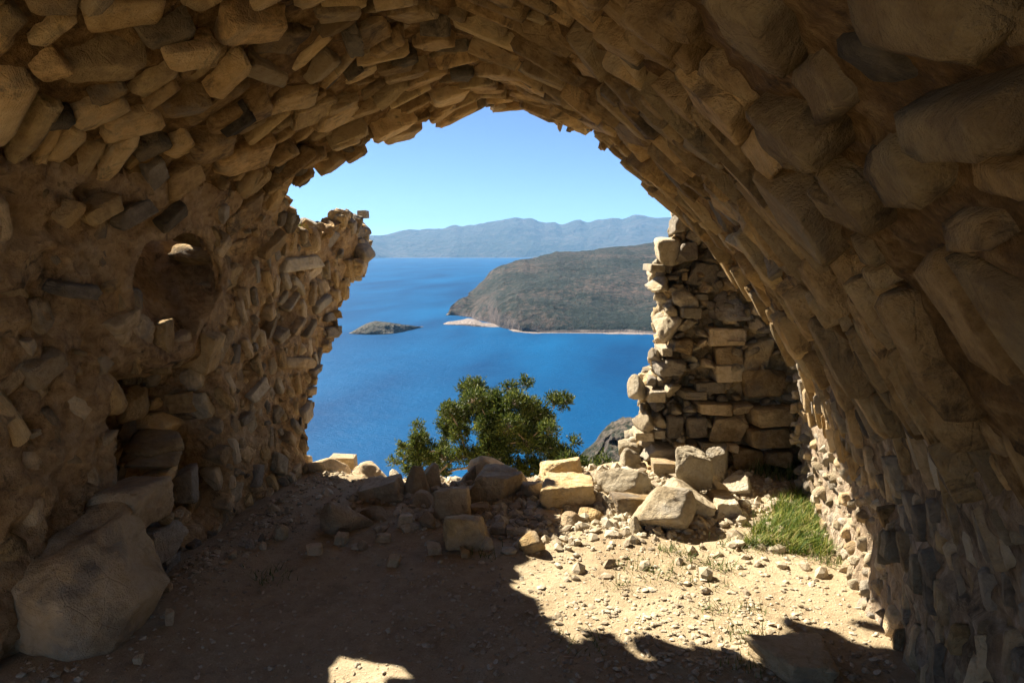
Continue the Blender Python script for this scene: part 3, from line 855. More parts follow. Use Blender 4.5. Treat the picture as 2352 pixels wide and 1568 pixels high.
p8 = [((735,80,880,280),'g','cube'),((885,95,1060,275),'g','cube'),((1055,80,1310,285),'w','block'),((945,0,1195,78),'w','slab'),((1200,0,1330,95),'w','block'),
 ((1320,170,1620,305),'o','slab'),((590,310,840,450),'g','block'),((960,280,1170,370),'p','slab'),((420,230,600,400),'p','rough'),((430,330,605,525),'p','rough'),
 ((600,430,740,490),'w','slab'),((1200,320,1430,480),'o','block'),((1430,330,1620,460),'o','block'),((640,60,740,180),'p','rough'),((650,190,735,250),'p','slab'),
 ((540,60,660,200),'p','rough'),((1010,110,1065,175),'p','round'),((790,280,880,335),'w','slab'),((890,280,960,350),'w','block'),((820,340,900,420),'w','round'),
 ((1340,30,1620,160),'o','slab'),((1165,290,1240,350),'w','block'),((640,0,740,60),'p','rough'),((740,10,850,80),'p','rough'),((860,0,940,70),'p','rough'),
 ((520,200,650,260),'p','slab')]
for bx, mk, sh in p8:
    world_stone(pier, bx, Z8, Y=YP - .06 - (.08 if bx[0] < 620 else 0), mk=mk, shape=sh, dep=rng.uniform(.24, .36), sub=4, rot=rng.normal(0, .04))
# small packing stones
for _ in range(330):
    z = rng.uniform(-.05, 1.95)
    lx = float(np.interp(z, zs, left_x))
    x = lx + abs(rng.normal(0, .45)) if rng.random() < .75 else rng.uniform(lx, 1.3)
    w, h = rng.uniform(.04, .12), rng.uniform(.025, .075)
    m = np.eye(4)
    a = rng.normal(0, .3)
    dpt = rng.uniform(.1, .2)
    m[:3, 0] = np.array([math.cos(a), 0, math.sin(a)]) * w; m[:3, 1] = np.array([0, 1, 0]) * dpt; m[:3, 2] = np.array([-math.sin(a), 0, math.cos(a)]) * h
    m[:3, 3] = (x, YP - rng.uniform(-.01, .10), z)
    placed[id(pier)].append((w * h / 27, m, ('slab', 'block', 'rough', 'round')[rng.integers(4)], int(rng.integers(14)), 'pppwg'[rng.integers(5)], 2))
# broken left end and torn top edge: stones through the thickness of the wall
for _ in range(150):
    z = rng.uniform(-.1, 1.95); lx = float(np.interp(z, zs, left_x))
    w = rng.uniform(.08, .2); m = np.eye(4)
    m[:3, 0] *= w; m[:3, 1] *= w * 1.1; m[:3, 2] *= w * .7
    m[:3, 3] = (lx + rng.uniform(-.01, .08), YP + rng.uniform(.05, .5), z)
    placed[id(pier)].append((w * w / 60, m, ('block', 'rough')[rng.integers(2)], int(rng.integers(14)), 'ppw'[rng.integers(3)], 2))

# wall closing the alcove behind the right wall
def slab_box(name, lo, hi, mat, seed, n=(20, 20, 20)):
    lo, hi = np.array(lo, float), np.array(hi, float)
    vs, fs = [], []
    for ax in range(3):
        u, v = [i for i in range(3) if i != ax]
        for side in (0, 1):
            a = np.linspace(0, 1, n[u]); b = np.linspace(0, 1, n[v])
            A, B = np.meshgrid(a, b, indexing='ij')
            P = np.zeros((A.size, 3)); P[:, u] = A.ravel(); P[:, v] = B.ravel(); P[:, ax] = side
            P = lo + P * (hi - lo)
            base = sum(len(q) for q in vs)
            I = (np.arange(n[u] - 1)[:, None] * n[v] + np.arange(n[v] - 1)[None, :]).ravel() + base
            f = np.stack([I, I + n[v], I + n[v] + 1, I + 1], 1)
            vs.append(P); fs.append(f if (side ^ (ax == 1)) else f[:, ::-1])
    P = np.concatenate(vs)
    P = P + 0.05 * np.stack([fbm(P * 2.5, 4, seed + k) for k in range(3)], 1)
    return new_mesh(name, P, np.concatenate(fs))
alc = link('alcove_wall', slab_box('alcove_wall', (1.45, 4.5, -.3), (1.95, 5.35, 2.3), M_pier, 91), M_pier)
tag(alc, 'shaded stone wall at the back of the alcove right of the grass, beside the end wall', 'wall')

# ---- link the stones: the 300 largest in view are parts, the rest one part of small stones
def build_stones():
    for key, lst in placed.items():
        own = OWN[key]
        inv = Matrix.Translation(-Vector(own.location))
        lst.sort(key=lambda q: -q[0])
        for pri, m, shape, k, mk, sub in lst[:300]:
            me = proto(shape, k, mk, sub)[0]
            o = bpy.data.objects.new('stone', me)
            C.objects.link(o)
            o.parent = own
            o.matrix_parent_inverse = inv
            o.matrix_basis = Matrix(m.tolist())
        rest = {}
        for pri, m, shape, k, mk, sub in lst[300:]:
            rest.setdefault(mk, []).append((m, shape, k))
        mks = sorted(rest)
        if not mks: continue
        V, Fc, mi, base = [], [], [], 0
        for i, mk in enumerate(mks):
            for m, shape, k in rest[mk]:
                _, v, f = proto(shape, k, mk, 2)
                V.append(v @ m[:3, :3].T + m[:3, 3]); Fc.append(f + base); base += len(v); mi += [i] * len(f)
        me = new_mesh('small_stones', np.concatenate(V), np.concatenate(Fc))
        for mk in mks: me.materials.append(MATS[mk])
        me.polygons.foreach_set('material_index', np.array(mi, np.int32))
        o = child('small_stones', me, None, own)
        o['kind'] = 'stuff'
        print(own.name, len(lst))
build_stones()

# ---------------------------------------------------------------- boulders of the rubble heap (each a thing)
FWD = np.array([-math.sin(YAW), math.cos(YAW), 0]); RIGHT = np.array([math.cos(YAW), math.sin(YAW), 0])
def boulder(z, box, shape, mk, label, Y=None, seed=0, dep=0.85, rough=.05, name='boulder', cat='boulder', group='fallen stones of the rubble heap', rot=0, sub=5, sharp=16., yaw=None, cover=None):
    a = z(box[0], box[1]); b = z(box[2], box[3])
    cx = (a[0] + b[0]) / 2
    if Y is None:
        G = at_z(cx, b[1] - 4, 0)
        g = gh(G[0], G[1])
        G = at_z(cx, b[1] - 4, g)
    else:
        G0 = at_z(cx, b[1], 0)
        G = at_Y(cx, b[1], min(Y, G0[1] + .12))
    fwd = np.array([-math.sin(YAW) * math.cos(PITCH), math.cos(YAW) * math.cos(PITCH), -math.sin(PITCH)])
    dist = float((G - CAM) @ fwd)
    w = (b[0] - a[0]) / F_PX * dist * (1.17 if sub == 5 else 1)
    hpx = (b[1] - a[1]) / F_PX * dist
    dp = dep * w
    P0 = G + FWD * (dp / 2)
    # angle under which the boulder is seen: its top surface takes part of the outline
    el = math.atan2(EYE - G[2], math.hypot(G[0], G[1]))
    h = hpx * 1.08 - 0.25 * dp * math.sin(el) + .03
    if shape in ('block', 'cube'): rough = max(rough, .075)
    v, f = rock(shape, seed + 500, sub, rough, sharp)
    yw = rng.uniform(-.25, .25) if yaw is None else yaw
    R = np.array([[math.cos(yw), -math.sin(yw), 0], [math.sin(yw), math.cos(yw), 0], [0, 0, 1]])
    v = v @ R.T
    if rot:
        c_, s__ = math.cos(rot), math.sin(rot)
        v = v @ np.array([[c_, 0, -s__], [0, 1, 0], [s__, 0, c_]]).T
    lo, hi = v.min(0), v.max(0); v = (v - (lo + hi) / 2) / (hi - lo)
    v[:, 2] += .5
    w3 = v[:, [0]] * w * RIGHT + v[:, [1]] * dp * FWD + v[:, [2]] * h * np.array([0, 0, 1.0])
    w3[:, 2] -= 0.02
    o = link(name, new_mesh(name, w3, f), MATS[mk])
    o.location = P0
    tag(o, label, cat, group)
    return o
Z7 = zoomer(689, 919, .3222)
B = lambda *a, **k: boulder(*a, **k)
B(Z7, (135,755,465,985), 'round', 'b', 'large rounded tan boulder standing alone at the left front of the rubble heap', seed=1)
B(Z7, (415,785,605,930), 'round', 'b', 'smaller brown rounded rock tucked against the right side of the lone left boulder', seed=2, Y=4.02)
B(Z7, (360,480,650,640), 'peak', 'b', 'broad low peaked rock at the back left of the heap, against the sea', seed=3, Y=4.85)
B(Z7, (630,515,710,600), 'rough', 'p', 'small bright sunlit rock at the back, between the peaked rock and the tree', seed=4, Y=4.9)
B(Z7, (385,575,610,750), 'round', 'b', 'dark low rounded rock at the left end of the heap before the peaked rock', seed=5, Y=4.55)
B(Z7, (425,580,720,805), 'block', 'b', 'dark smooth slab leaning up to the right at the left end of the heap', seed=6, Y=4.3, rot=.35)
B(Z7, (700,500,900,760), 'peak', 'b', 'dark brown upright rock directly behind the pale triangular flat-faced rock', seed=7, Y=4.45)
B(Z7, (800,480,985,700), 'peak', 'b', 'tall tilted dark slab with pointed tip before the left branches of the tree', seed=8, Y=4.6, rot=-.35)
B(Z7, (740,680,955,840), 'peak', 'b', 'pale triangular flat-faced rock left of the upright squared block', seed=9, Y=4.2)
B(Z7, (955,640,1200,930), 'cube', 'b', 'upright squared block in the middle of the heap, behind the half-lit block', seed=10, Y=3.98, dep=.7)
B(Z7, (1020,870,1335,1100), 'cube', 'o', 'squared block in front of the heap, its right face lit orange by the sun', seed=11, dep=.8)
B(Z7, (1110,490,1250,660), 'rough', 'g', 'rough greyish rock left of the round-topped boulder at the foot of the tree', seed=12, Y=4.75)
B(Z7, (1210,425,1495,660), 'round', 'b', 'round-topped boulder at the very top centre of the heap, right in front of the tree', seed=13, Y=4.65)
B(Z7, (1205,540,1560,810), 'block', 'b', 'largest tan boulder in the middle of the heap, below the round-topped boulder', seed=14, Y=4.3, rot=-.3)
B(Z7, (1490,530,1660,690), 'peak', 'b', 'pointed brown rock right of the round-topped boulder, left of the perched cube', seed=15, Y=4.7)
B(Z7, (1560,610,1780,775), 'round', 'b', 'brown domed rock between the largest tan boulder and the slab under the perched cube', seed=16, Y=4.4)
B(Z7, (1735,440,2010,645), 'cube', 'o', 'sunlit golden cube-shaped block perched on top of the heap right of the tree', seed=17, Y=4.45, dep=.8, rough=.03, sharp=26., rot=.1)
B(Z7, (1735,605,2095,855), 'block', 'o', 'broad slab beneath the perched golden cube, lit on top and shaded in front', seed=18, Y=4.12)
B(Z7, (1570,980,1740,1110), 'rough', 'o', 'small bright orange rock alone at the tip of the shadow in front of the heap', seed=19)
B(Z7, (1850,830,2035,955), 'peak', 'b', 'small pointed rock on the shadow edge below the slab with the perched cube', seed=20, Y=3.8)
B(Z7, (1215,765,1345,870), 'block', 'b', 'small pinkish rock right beside the upright squared block', seed=21, Y=4.05)
B(Z7, (1620,830,1865,925), 'slab', 'b', 'low flat stone in shade left of the small pointed rock', seed=22, Y=3.95)
B(Z7, (1570,905,1700,970), 'slab', 'b', 'little flat stone in shade just above the bright orange rock', seed=23, Y=3.8)
B(Z7, (215,415,370,495), 'slab', 'b', 'flat rock on the ledge at the foot of the broken left wall, against the sea', seed=25, Y=5.15)
B(Z7, (10,430,340,615), 'rough', 'w', 'low rough bedrock hump at the end of the left wall base', seed=26, Y=4.9, name='rock_ledge', cat='rock ledge')
B(Z7, (1990,795,2165,915), 'round', 'o', 'brownish rounded stone right of the slab under the perched cube', seed=27, Y=4.0)
B(Z7, (1480,785,1640,850), 'slab', 'b', 'flat thin stone at the foot of the brown domed rock', seed=28, Y=4.1)
B(Z7, (1000,600,1130,650), 'rough', 'p', 'white sunlit stone glimpsed through the gap behind the upright squared block', seed=29, Y=4.9)
B(Z7, (655,730,745,805), 'block', 'b', 'dark little rock between the leaning slab and the pale triangular rock', seed=30, Y=4.25)
B(Z7, (370,480,465,545), 'round', 'b', 'small rock by the flat ledge rock at the back left, touching the broad peaked rock', seed=31, Y=5.1)
B(Z8, (230,540,420,690), 'rough', 'p', 'white knobbly rock behind the right side of the golden slab', seed=32, Y=4.55)
B(Z8, (300,530,675,775), 'rough', 'p', 'big pale rough boulder in full sun between the golden slab and the upright block', seed=33, Y=4.35, rough=.07)
B(Z8, (560,700,995,1000), 'rough', 'p', 'biggest pale pitted boulder at the right front of the heap, beside the open sunny floor', seed=34, rough=.06, dep=.75)
B(Z8, (420,710,750,905), 'block', 'o', 'golden rock wedged behind the left side of the biggest pale boulder', seed=35, Y=4.0)
B(Z8, (740,630,1150,905), 'block', 'p', 'long pale slab sloping down to the right behind the biggest pale boulder', seed=36, Y=4.0, rot=-.45)
B(Z8, (845,365,1085,650), 'cube', 'p', 'tall upright ribbed block standing on the right half of the heap before the end wall', seed=37, Y=4.3, rough=.06)
B(Z8, (1060,365,1215,600), 'block', 'p', 'pale standing slab right behind the upright ribbed block', seed=38, Y=4.6)
B(Z8, (680,455,850,570), 'slab', 'w', 'rounded flat stone left of the upright ribbed block, at the foot of the end wall', seed=39, Y=4.7)
B(Z8, (1080,555,1215,685), 'rough', 'w', 'knobbly brownish rock right of the standing slab', seed=40, Y=4.4)
B(Z8, (1205,575,1395,685), 'rough', 'p', 'low white knobbly rock at the right end of the heap near the dark alcove', seed=41, Y=4.45)
B(Z8, (1135,745,1305,855), 'block', 'p', 'small pale block with a shaded side left of the grass patch', seed=42)
B(Z8, (315,715,430,810), 'rough', 'p', 'small pale rock below the big pale rough boulder', seed=43, Y=4.05)
B(Z8, (235,680,320,780), 'rough', 'p', 'small pale stone right against the golden slab', seed=44, Y=4.15)
B(Z8, (510,860,600,960), 'peak', 'p', 'little pointed stone leaning on the left side of the biggest pale boulder', seed=45)
B(Z8, (960,870,1150,955), 'rough', 'w', 'crumbled stone in the shade under the sloping pale slab', seed=46, Y=3.9)
B(Z8, (670,570,860,690), 'rough', 'p', 'white broken rock in front of the upright ribbed block on its left', seed=47, Y=4.35)
B(Z8, (1085,670,1220,730), 'slab', 'w', 'flat buff stone below the knobbly brownish rock', seed=48, Y=4.25)
B(Z8, (400,510,520,580), 'rough', 'p', 'small white rock at the left foot of the end wall', seed=49, Y=4.9)
B(Z8, (205,510,330,570), 'slab', 'p', 'low white stone on the skyline between the perched cube and the end wall', seed=50, Y=4.95)
B(Z8, (-60,505,-0,560), 'rough', 'p', 'white stone half hidden left of the perched cube', seed=51, Y=4.8) 
# loose stones on the floor
g2 = 'loose stones on the shaded floor'
for box, sh, mk, lab in [((1770,560,1875,645),'round','b','brown fist-sized stone lying left of the lone left boulder'),
    ((1740,425,1815,465),'round','b','small reddish stone lying nearest the far base of the left wall'),
    ((1845,435,1890,470),'round','b','small dark stone on the pale path just right of the reddish one'),
    ((1595,650,1655,692),'round','g','grey pebble left of the fist-sized brown stone'),
    ((1678,618,1722,662),'round','g','dark round pebble just left of the fist-sized brown stone'),
    ((1685,665,1735,702),'round','b','brown pebble below the dark round pebble'),
    ((1470,725,1545,775),'rough','w','pale crumbly stone on the floor before the middle of the left wall'),
    ((1980,695,2100,748),'slab','w','flat pinkish stone in front of the lone left boulder'),
    ((1060,1125,1132,1202),'block','b','brown stone on the dark floor beside the big leaning rock'),
    ((1040,945,1110,985),'slab','w','flat stone at the near foot of the left wall courses'),
    ((860,1425,930,1455),'slab','w','flat pale stone on the dark floor nearest the lower left corner')]:
    B(Z6, box, sh, mk, lab, seed=hash_s(lab) + 60, name='stone', cat='stone', group=g2, sub=3)
for box, sh, mk, lab in [((225,985,335,1055),'slab','b','flat stone lying right under the lone left boulder'),
    ((390,1020,475,1085),'round','b','dark little stone right of the flat stone under the lone boulder'),
    ((530,985,640,1030),'slab','b','thin pinkish stone on the floor left of the half-lit block'),
    ((600,1145,710,1205),'block','b','brown pebble on the floor below the heap, furthest out on the left'),
    ((1280,1010,1385,1085),'round','b','dark stone behind the right corner of the half-lit block'),
    ((1135,1085,1210,1140),'block','o','small orange stone at the foot of the half-lit block'),
    ((20,1060,145,1120),'slab','b','flat brownish stone on the floor left of the lone boulder shadow'),
    ((1350,915,1480,975),'slab','b','flat pinkish slab in the middle of the shaded rubble apron'),
    ((1460,940,1550,990),'slab','b','small thin slab right of the flat pinkish slab'),
    ((1520,960,1660,1010),'slab','b','low grey-brown slab just behind the bright orange rock'),
    ((840,840,960,930),'rough','b','grey broken stone left of the upright squared block'),
    ((690,850,800,925),'slab','b','tilted thin slab in the rubble below the pale triangular rock'),
    ((890,1060,1010,1120),'slab','b','thin slab lying left of the half-lit block')]:
    B(Z7, box, sh, mk, lab, seed=hash_s(lab) + 160, name='stone', cat='stone', group='small stones around the foot of the heap', sub=3)
# near block at the bottom right, and the big rock leaning on the left wall
B(lambda x, y: (x, y), (1768, 1522, 1935, 1592), 'block', 'w', 'dark squared block lying in shade at the bottom right, beside the plastered wall', seed=71, name='stone_block', cat='stone block', group='loose blocks near the viewer', yaw=.05)

def free_rock(name, outline_px, Yd, mk, label, cat, seed, dep, shape='rough', toward=0.0):
    """a large rock whose silhouette follows a traced outline at distance Yd, with real depth"""
    pts = np.array([at_Y(x, y, Yd) for x, y in outline_px])
    c = pts.mean(0)
    ang = np.arctan2(pts[:, 2] - c[2], pts[:, 0] - c[0]); rad = np.hypot(pts[:, 2] - c[2], pts[:, 0] - c[0])
    o_ = np.argsort(ang); ang, rad = ang[o_], rad[o_]
    A = np.r_[ang - 2 * math.pi, ang, ang + 2 * math.pi]; Rr = np.r_[rad, rad, rad]
    d, f = ICO[5]
    th = np.arctan2(d[:, 2], d[:, 0]); hor = np.hypot(d[:, 0], d[:, 2])
    r = np.interp(th, A, Rr)
    v = np.stack([d[:, 0] * r, d[:, 1] * dep, d[:, 2] * r], 1)
    # flatten towards facets
    q = 1 / np.maximum(hor ** 4 + np.abs(d[:, 1]) ** 4, .3) ** .25
    v *= q[:, None] * .83
    n = d
    R_ = np.random.default_rng(seed)
    for _ in range(16):                                   # knock flat facets off
        pn = R_.normal(0, 1, 3); pn[1] = -abs(pn[1]); pn /= np.linalg.norm(pn)
        ex = v @ pn
        lim = np.quantile(ex, .86)
        v -= np.maximum(0, ex - lim)[:, None] * pn * .97
    pit = np.clip(fbm(v * 7 + seed, 3, seed + 8) - .12, 0, 1)
    v += n * (0.06 * fbm(v * 3 + seed, 4, seed)[:, None] + 0.035 * (1 - np.abs(fbm(v * 6 + seed, 4, seed + 5)))[:, None] - .10 * pit[:, None])
    o = link(name, new_mesh(name, v, f), MATS[mk])
    o.location = c
    tag(o, label, cat)
    return o
free_rock('leaning_rock', [(0, 1190), (90, 1150), (210, 1150), (240, 1240), (280, 1320), (325, 1395), (300, 1440), (250, 1510), (225, 1570), (90, 1640), (-20, 1640), (-40, 1400)],
          2.2, 'w', 'huge pitted boulder leaning against the left wall in the lower left corner', 'boulder', 301, .34)

# ---------------------------------------------------------------- gravel and chips
def scatter(name, label, n, sampler, size, mk, seed, flat=(.25, .6)):
    R = np.random.default_rng(seed)
    v0, f0 = ICO[1]
    pts = sampler(R, n)
    zz = ground_h(pts[:, 0], pts[:, 1])
    n = len(pts)
    sz = np.exp(R.uniform(math.log(size[0]), math.log(size[1]), n))
    V = []
    base_shapes = []
    for k in range(12):
        b, _ = rock(('round', 'peak', 'rough')[k % 3], 900 + k, 1, .1, 9)
        base_shapes.append(b)
    base_shapes = np.array(base_shapes)
    vs = base_shapes[R.integers(0, 12, n)].copy()
    vs *= np.stack([sz, sz * R.uniform(.5, 1, n), sz * R.uniform(*flat, n)], 1)[:, None, :]
    a = R.uniform(0, 6.28, n); ca, sa = np.cos(a)[:, None], np.sin(a)[:, None]
    tx = R.normal(0, .2, n)[:, None]
    x, y, z = vs[..., 0], vs[..., 1], vs[..., 2]
    z = z + tx * x
    X_, Y_ = x * ca - y * sa, x * sa + y * ca
    P = np.stack([X_ + pts[:, [0]], Y_ + pts[:, [1]], z + (zz + sz * .10)[:, None]], 2).reshape(-1, 3)
    Fc = (f0[None] + (np.arange(n) * len(v0))[:, None, None]).reshape(-1, 3)
    o = link(name, new_mesh(name, P, Fc, smooth=False), mk)
    tag(o, label, 'gravel', kind='stuff')
    return o
t = NT('gravel_chips')
p = t.pos()
geo = t.node('ShaderNodeNewGeometry')
rr = geo.outputs['Random Per Island']
c = t.ramp(rr, [(0.0, (0.20, 0.145, 0.09)), (0.35, (0.34, 0.27, 0.175)), (0.8, (0.44, 0.37, 0.26)), (1.0, (0.54, 0.49, 0.38))])
c = t.mix(0.35, c, t.ramp(t.noise(p, 60, 5), [(0.3, (0.2, 0.15, 0.09)), (0.7, (0.65, 0.58, 0.45))]))
t.color(c); t.bump(t.noise(p, 160, 4), .5, .006)
M_gravel = t.m
def rect(x0, x1, y0, y1):
    return lambda R, n: np.stack([R.uniform(x0, x1, n), R.uniform(y0, y1, n)], 1)
def blob(cx, cy_, sx, sy):
    def f(R, n):
        q = np.stack([R.normal(cx, sx, n), R.normal(cy_, sy, n)], 1)
        return q[(q[:, 0] > -2.28) & (q[:, 0] < .96) & (q[:, 1] > 1.5) & (q[:, 1] < 5.5)]
    return f
scatter('gravel', 'fine pale stone chips scattered over the whole dusty floor', 6800, rect(-2.3, .98, 1.7, 5.2), (.005, .026), M_gravel, 1)
scatter('coarse_gravel', 'coarse flat chips lying thick on the sunny and shaded floor at the lower right', 1700, blob(.3, 2.65, .6, .34), (.010, .042), M_gravel, 2, (.2, .42))
scatter('rubble_chips', 'crumbled chips and cobbles packed among the boulders of the heap', 2300, blob(-.5, 4.15, .75, .34), (.012, .10), M_gravel, 3, (.4, .8))
scatter('end_wall_debris', 'pale debris spilled at the foot of the end wall on the right', 800, blob(.35, 4.45, .33, .3), (.012, .065), M_gravel, 4, (.4, .8))
scatter('wall_foot_debris', 'dark chips gathered along the foot of the left wall', 700, blob(-2.15, 3.3, .1, 1.0), (.01, .05), M_gravel, 5)

# ---------------------------------------------------------------- grass
def blades(name, label, pts, hr, mat, cat='grass', wid=.006, lean=.5, seed=0):
    R = np.random.default_rng(seed)
    n = len(pts)
    zz = ground_h(pts[:, 0], pts[:, 1])
    hh = R.uniform(*hr, n) * pts[:, 2]
    a = R.uniform(0, 6.28, n); l = R.uniform(.1, lean, n) * hh
    dx, dy = np.cos(a) * l, np.sin(a) * l
    wx, wy = -np.sin(a) * wid / 2, np.cos(a) * wid / 2
    V = []
    for k, (fr_, w) in enumerate(((0, 1), (.4, .9), (.75, .6))):
        for s in (-1, 1):
            V.append(np.stack([pts[:, 0] + dx * fr_ ** 1.8 + wx * s * w, pts[:, 1] + dy * fr_ ** 1.8 + wy * s * w, zz - .01 + hh * fr_], 1))
    V.append(np.stack([pts[:, 0] + dx * 1.2, pts[:, 1] + dy * 1.2, zz + hh * .97], 1))
    V = np.stack(V, 1).reshape(-1, 3)
    b = np.arange(n)[:, None] * 7
    F4 = np.concatenate([b + [[0, 1, 3, 2]], b + [[2, 3, 5, 4]]])
    F3 = b + [[4, 5, 6]]
    o = link(name, new_mesh(name, V, [F4, F3]), mat)
    tag(o, label, cat, kind='stuff')
    return o
def grass_mat(name, stops):
    t = NT(name)
    geo = t.node('ShaderNodeNewGeometry')
    n = t.noise(t.pos(), 5, 4)
    v = t.math('ADD', t.math('MULTIPLY', geo.outputs['Random Per Island'], .5), t.math('MULTIPLY', n, .5))
    c = t.ramp(v, stops)
    t.color(c)
    t.b.inputs['Roughness'].default_value = .6
    tr = t.node('ShaderNodeBsdfTranslucent')
    t.l.new(c, tr.inputs[0])
    mx = t.node('ShaderNodeMixShader'); mx.inputs[0].default_value = .3
    t.l.new(t.b.outputs[0], mx.inputs[1]); t.l.new(tr.outputs[0], mx.inputs[2])
    t.l.new(mx.outputs[0], t.n['Material Output'].inputs['Surface'])
    return t.m
M_grass = grass_mat('green_grass', [(0.28, (0.045, 0.095, 0.010)), (0.48, (0.105, 0.165, 0.018)), (0.62, (0.24, 0.25, 0.045)), (0.76, (0.42, 0.35, 0.13))])
M_weed = grass_mat('weeds', [(0.3, (0.06, 0.10, 0.02)), (0.6, (0.15, 0.17, 0.05)), (0.8, (0.36, 0.30, 0.14))])
def px_poly_points(poly_px, n, seed, edge_fade=.0):
    R = np.random.default_rng(seed)
    P = np.array([at_z(x, y, 0)[:2] for x, y in poly_px])
    lo, hi = P.min(0), P.max(0)
    out = []
    q = R.uniform(lo, hi, (n * 4, 2))
    ins = np.zeros(len(q), bool)
    m = len(P)
    for i in range(m):
        a, b = P[i], P[(i + 1) % m]
        cnd = (a[1] > q[:, 1]) != (b[1] > q[:, 1])
        xi = (b[0] - a[0]) * (q[:, 1] - a[1]) / ((b[1] - a[1]) or 1e-9) + a[0]
        ins ^= cnd & (q[:, 0] < xi)
    q = q[ins][:n]
    cl = .5 + .5 * vnoise(np.stack([q[:, 0] * 14, q[:, 1] * 14, q[:, 0] * 0], 1), seed)
    keep_ = R.random(len(q)) < .25 + .9 * cl
    q = q[keep_]; cl = cl[keep_]
    return np.column_stack([q, .6 + .6 * cl])
gp = px_poly_points([(1805, 1140), (1850, 1125), (1900, 1240), (1912, 1278), (1830, 1270), (1790, 1262), (1700, 1250), (1740, 1210), (1775, 1175)], 5200, 11)
blades('grass', 'patch of long green and yellowing grass growing against the foot of the sunlit right wall', gp, (.025, .09), M_grass, seed=1, lean=1.5, wid=.0045)
tuf = []
R_ = np.random.default_rng(5)
for x, y, n, sp in [(1540, 1262, 60, .05), (1445, 1300, 40, .06), (1500, 1310, 70, .08), (1600, 1290, 110, .07), (1660, 1302, 60, .05), (1570, 1270, 30, .05), (1690, 1250, 90, .07),
                    (1625, 1395, 50, .05), (1720, 1400, 40, .05), (1900, 1290, 110, .06), (1740, 1250, 120, .08), (1430, 1345, 30, .05), (1735, 1470, 60, .05), (1700, 1460, 40, .05), (1850, 1520, 40, .05),
                    (1120, 1280, 40, .05), (610, 1330, 60, .06), (1560, 1330, 30, .06), (1640, 1340, 30, .06), (1350, 1480, 40, .06), (1700, 1530, 40, .05)]:
    g = at_z(x, y, 0)
    q = np.column_stack([R_.normal(g[0], sp, n), R_.normal(g[1], sp * .7, n), np.full(n, 1.0)])
    tuf.append(q)
blades('weed_tufts', 'sparse low weed tufts dotted over the dusty floor', np.concatenate(tuf), (.015, .05), M_weed, cat='weeds', seed=2, lean=1.4, wid=.005)
ap = px_poly_points([(1680, 1085), (1690, 1050), (1830, 1045), (1832, 1110), (1770, 1105)], 900, 13)
blades('alcove_weeds', 'dark weeds growing in the shaded alcove between the end wall and the right wall', ap, (.05, .14), M_weed, cat='weeds', seed=3, lean=.8)
# dry grass on top of the broken wall tip
dg = []
for _ in range(70):
    hpt = hit(690 + R_.uniform(-22, 30), 532 + R_.uniform(-4, 8))
    if hpt: dg.append(hpt)
V, Fc = [], []
for (s, y) in dg:
    P, n = surf_point(s, y); P = P - n * R_.uniform(.0, .15)
    a = R_.uniform(0, 6.28); hgt = R_.uniform(.02, .05)
    b = len(V)
    V += [P + [-.003, 0, -.02], P + [.003, 0, -.02], P + [math.cos(a) * hgt * .6, math.sin(a) * hgt * .6, hgt]]
    Fc.append([b, b + 1, b + 2])
dgo = link('dry_grass', new_mesh('dry_grass', np.array(V), np.array(Fc)), M_grass)
tag(dgo, 'little dry yellow grass fringe on top of the broken left wall against the sky', 'grass', kind='stuff')

# ---------------------------------------------------------------- the windswept tree
t = NT('juniper_foliage')
geo = t.node('ShaderNodeNewGeometry')
v = t.math('ADD', t.math('MULTIPLY', geo.outputs['Random Per Island'], .4), t.math('MULTIPLY', t.noise(t.pos(), 2.6, 4), .6))
c = t.ramp(v, [(0.3, (0.02, 0.035, 0.008)), (0.5, (0.055, 0.08, 0.015)), (0.68, (0.15, 0.165, 0.03))])
t.color(c)
t.b.inputs['Roughness'].default_value = .55
tr = t.node('ShaderNodeBsdfTranslucent'); t.l.new(c, tr.inputs[0])
mx = t.node('ShaderNodeMixShader'); mx.inputs[0].default_value = .35
t.l.new(t.b.outputs[0], mx.inputs[1]); t.l.new(tr.outputs[0], mx.inputs[2])
t.l.new(mx.outputs[0], t.n['Material Output'].inputs['Surface'])
M_leaf = t.m
t = NT('tree_bark')
p = t.pos(); nb = t.noise(t.mapping(p, (1, 1, .3)), 30, 6)
t.color(t.ramp(nb, [(0.3, (0.13, 0.09, 0.06)), (0.6, (0.36, 0.28, 0.20)), (0.75, (0.5, 0.42, 0.32))])); t.bump(nb, .8, .01)
M_bark = t.m
def tube(path, rad, sides=6):
    path = np.array(path, float); n = len(path)
    V, Fc = [], []
    for i in range(n):
        d = path[min(i + 1, n - 1)] - path[max(i - 1, 0)]; d /= np.linalg.norm(d) + 1e-9
        u = np.cross(d, [0.3, 0.9, 0.2]); u /= np.linalg.norm(u) + 1e-9; w = np.cross(d, u)
        for k in range(sides):
            a = 2 * math.pi * k / sides
            V.append(path[i] + rad[i] * (math.cos(a) * u + math.sin(a) * w))
    for i in range(n - 1):
        for k in range(sides):
            a, b = i * sides + k, i * sides + (k + 1) % sides
            Fc.append([a, b, b + sides, a + sides])
    return np.array(V), np.array(Fc)
def limb(a, b, r0, r1, R, wig=.12, n=7, sag=0.0):
    a, b = np.array(a, float), np.array(b, float)
    L = np.linalg.norm(b - a)
    pts = []
    off = R.normal(0, wig * L, 3)
    for k in range(n):
        u = k / (n - 1)
        pts.append(a + (b - a) * u + off * math.sin(u * math.pi) + R.normal(0, wig * L * .12, 3) * (0 < k < n - 1) + np.array([0, 0, -sag * L * math.sin(u * math.pi)]))
    return pts, [r0 + (r1 - r0) * k / (n - 1) for k in range(n)]
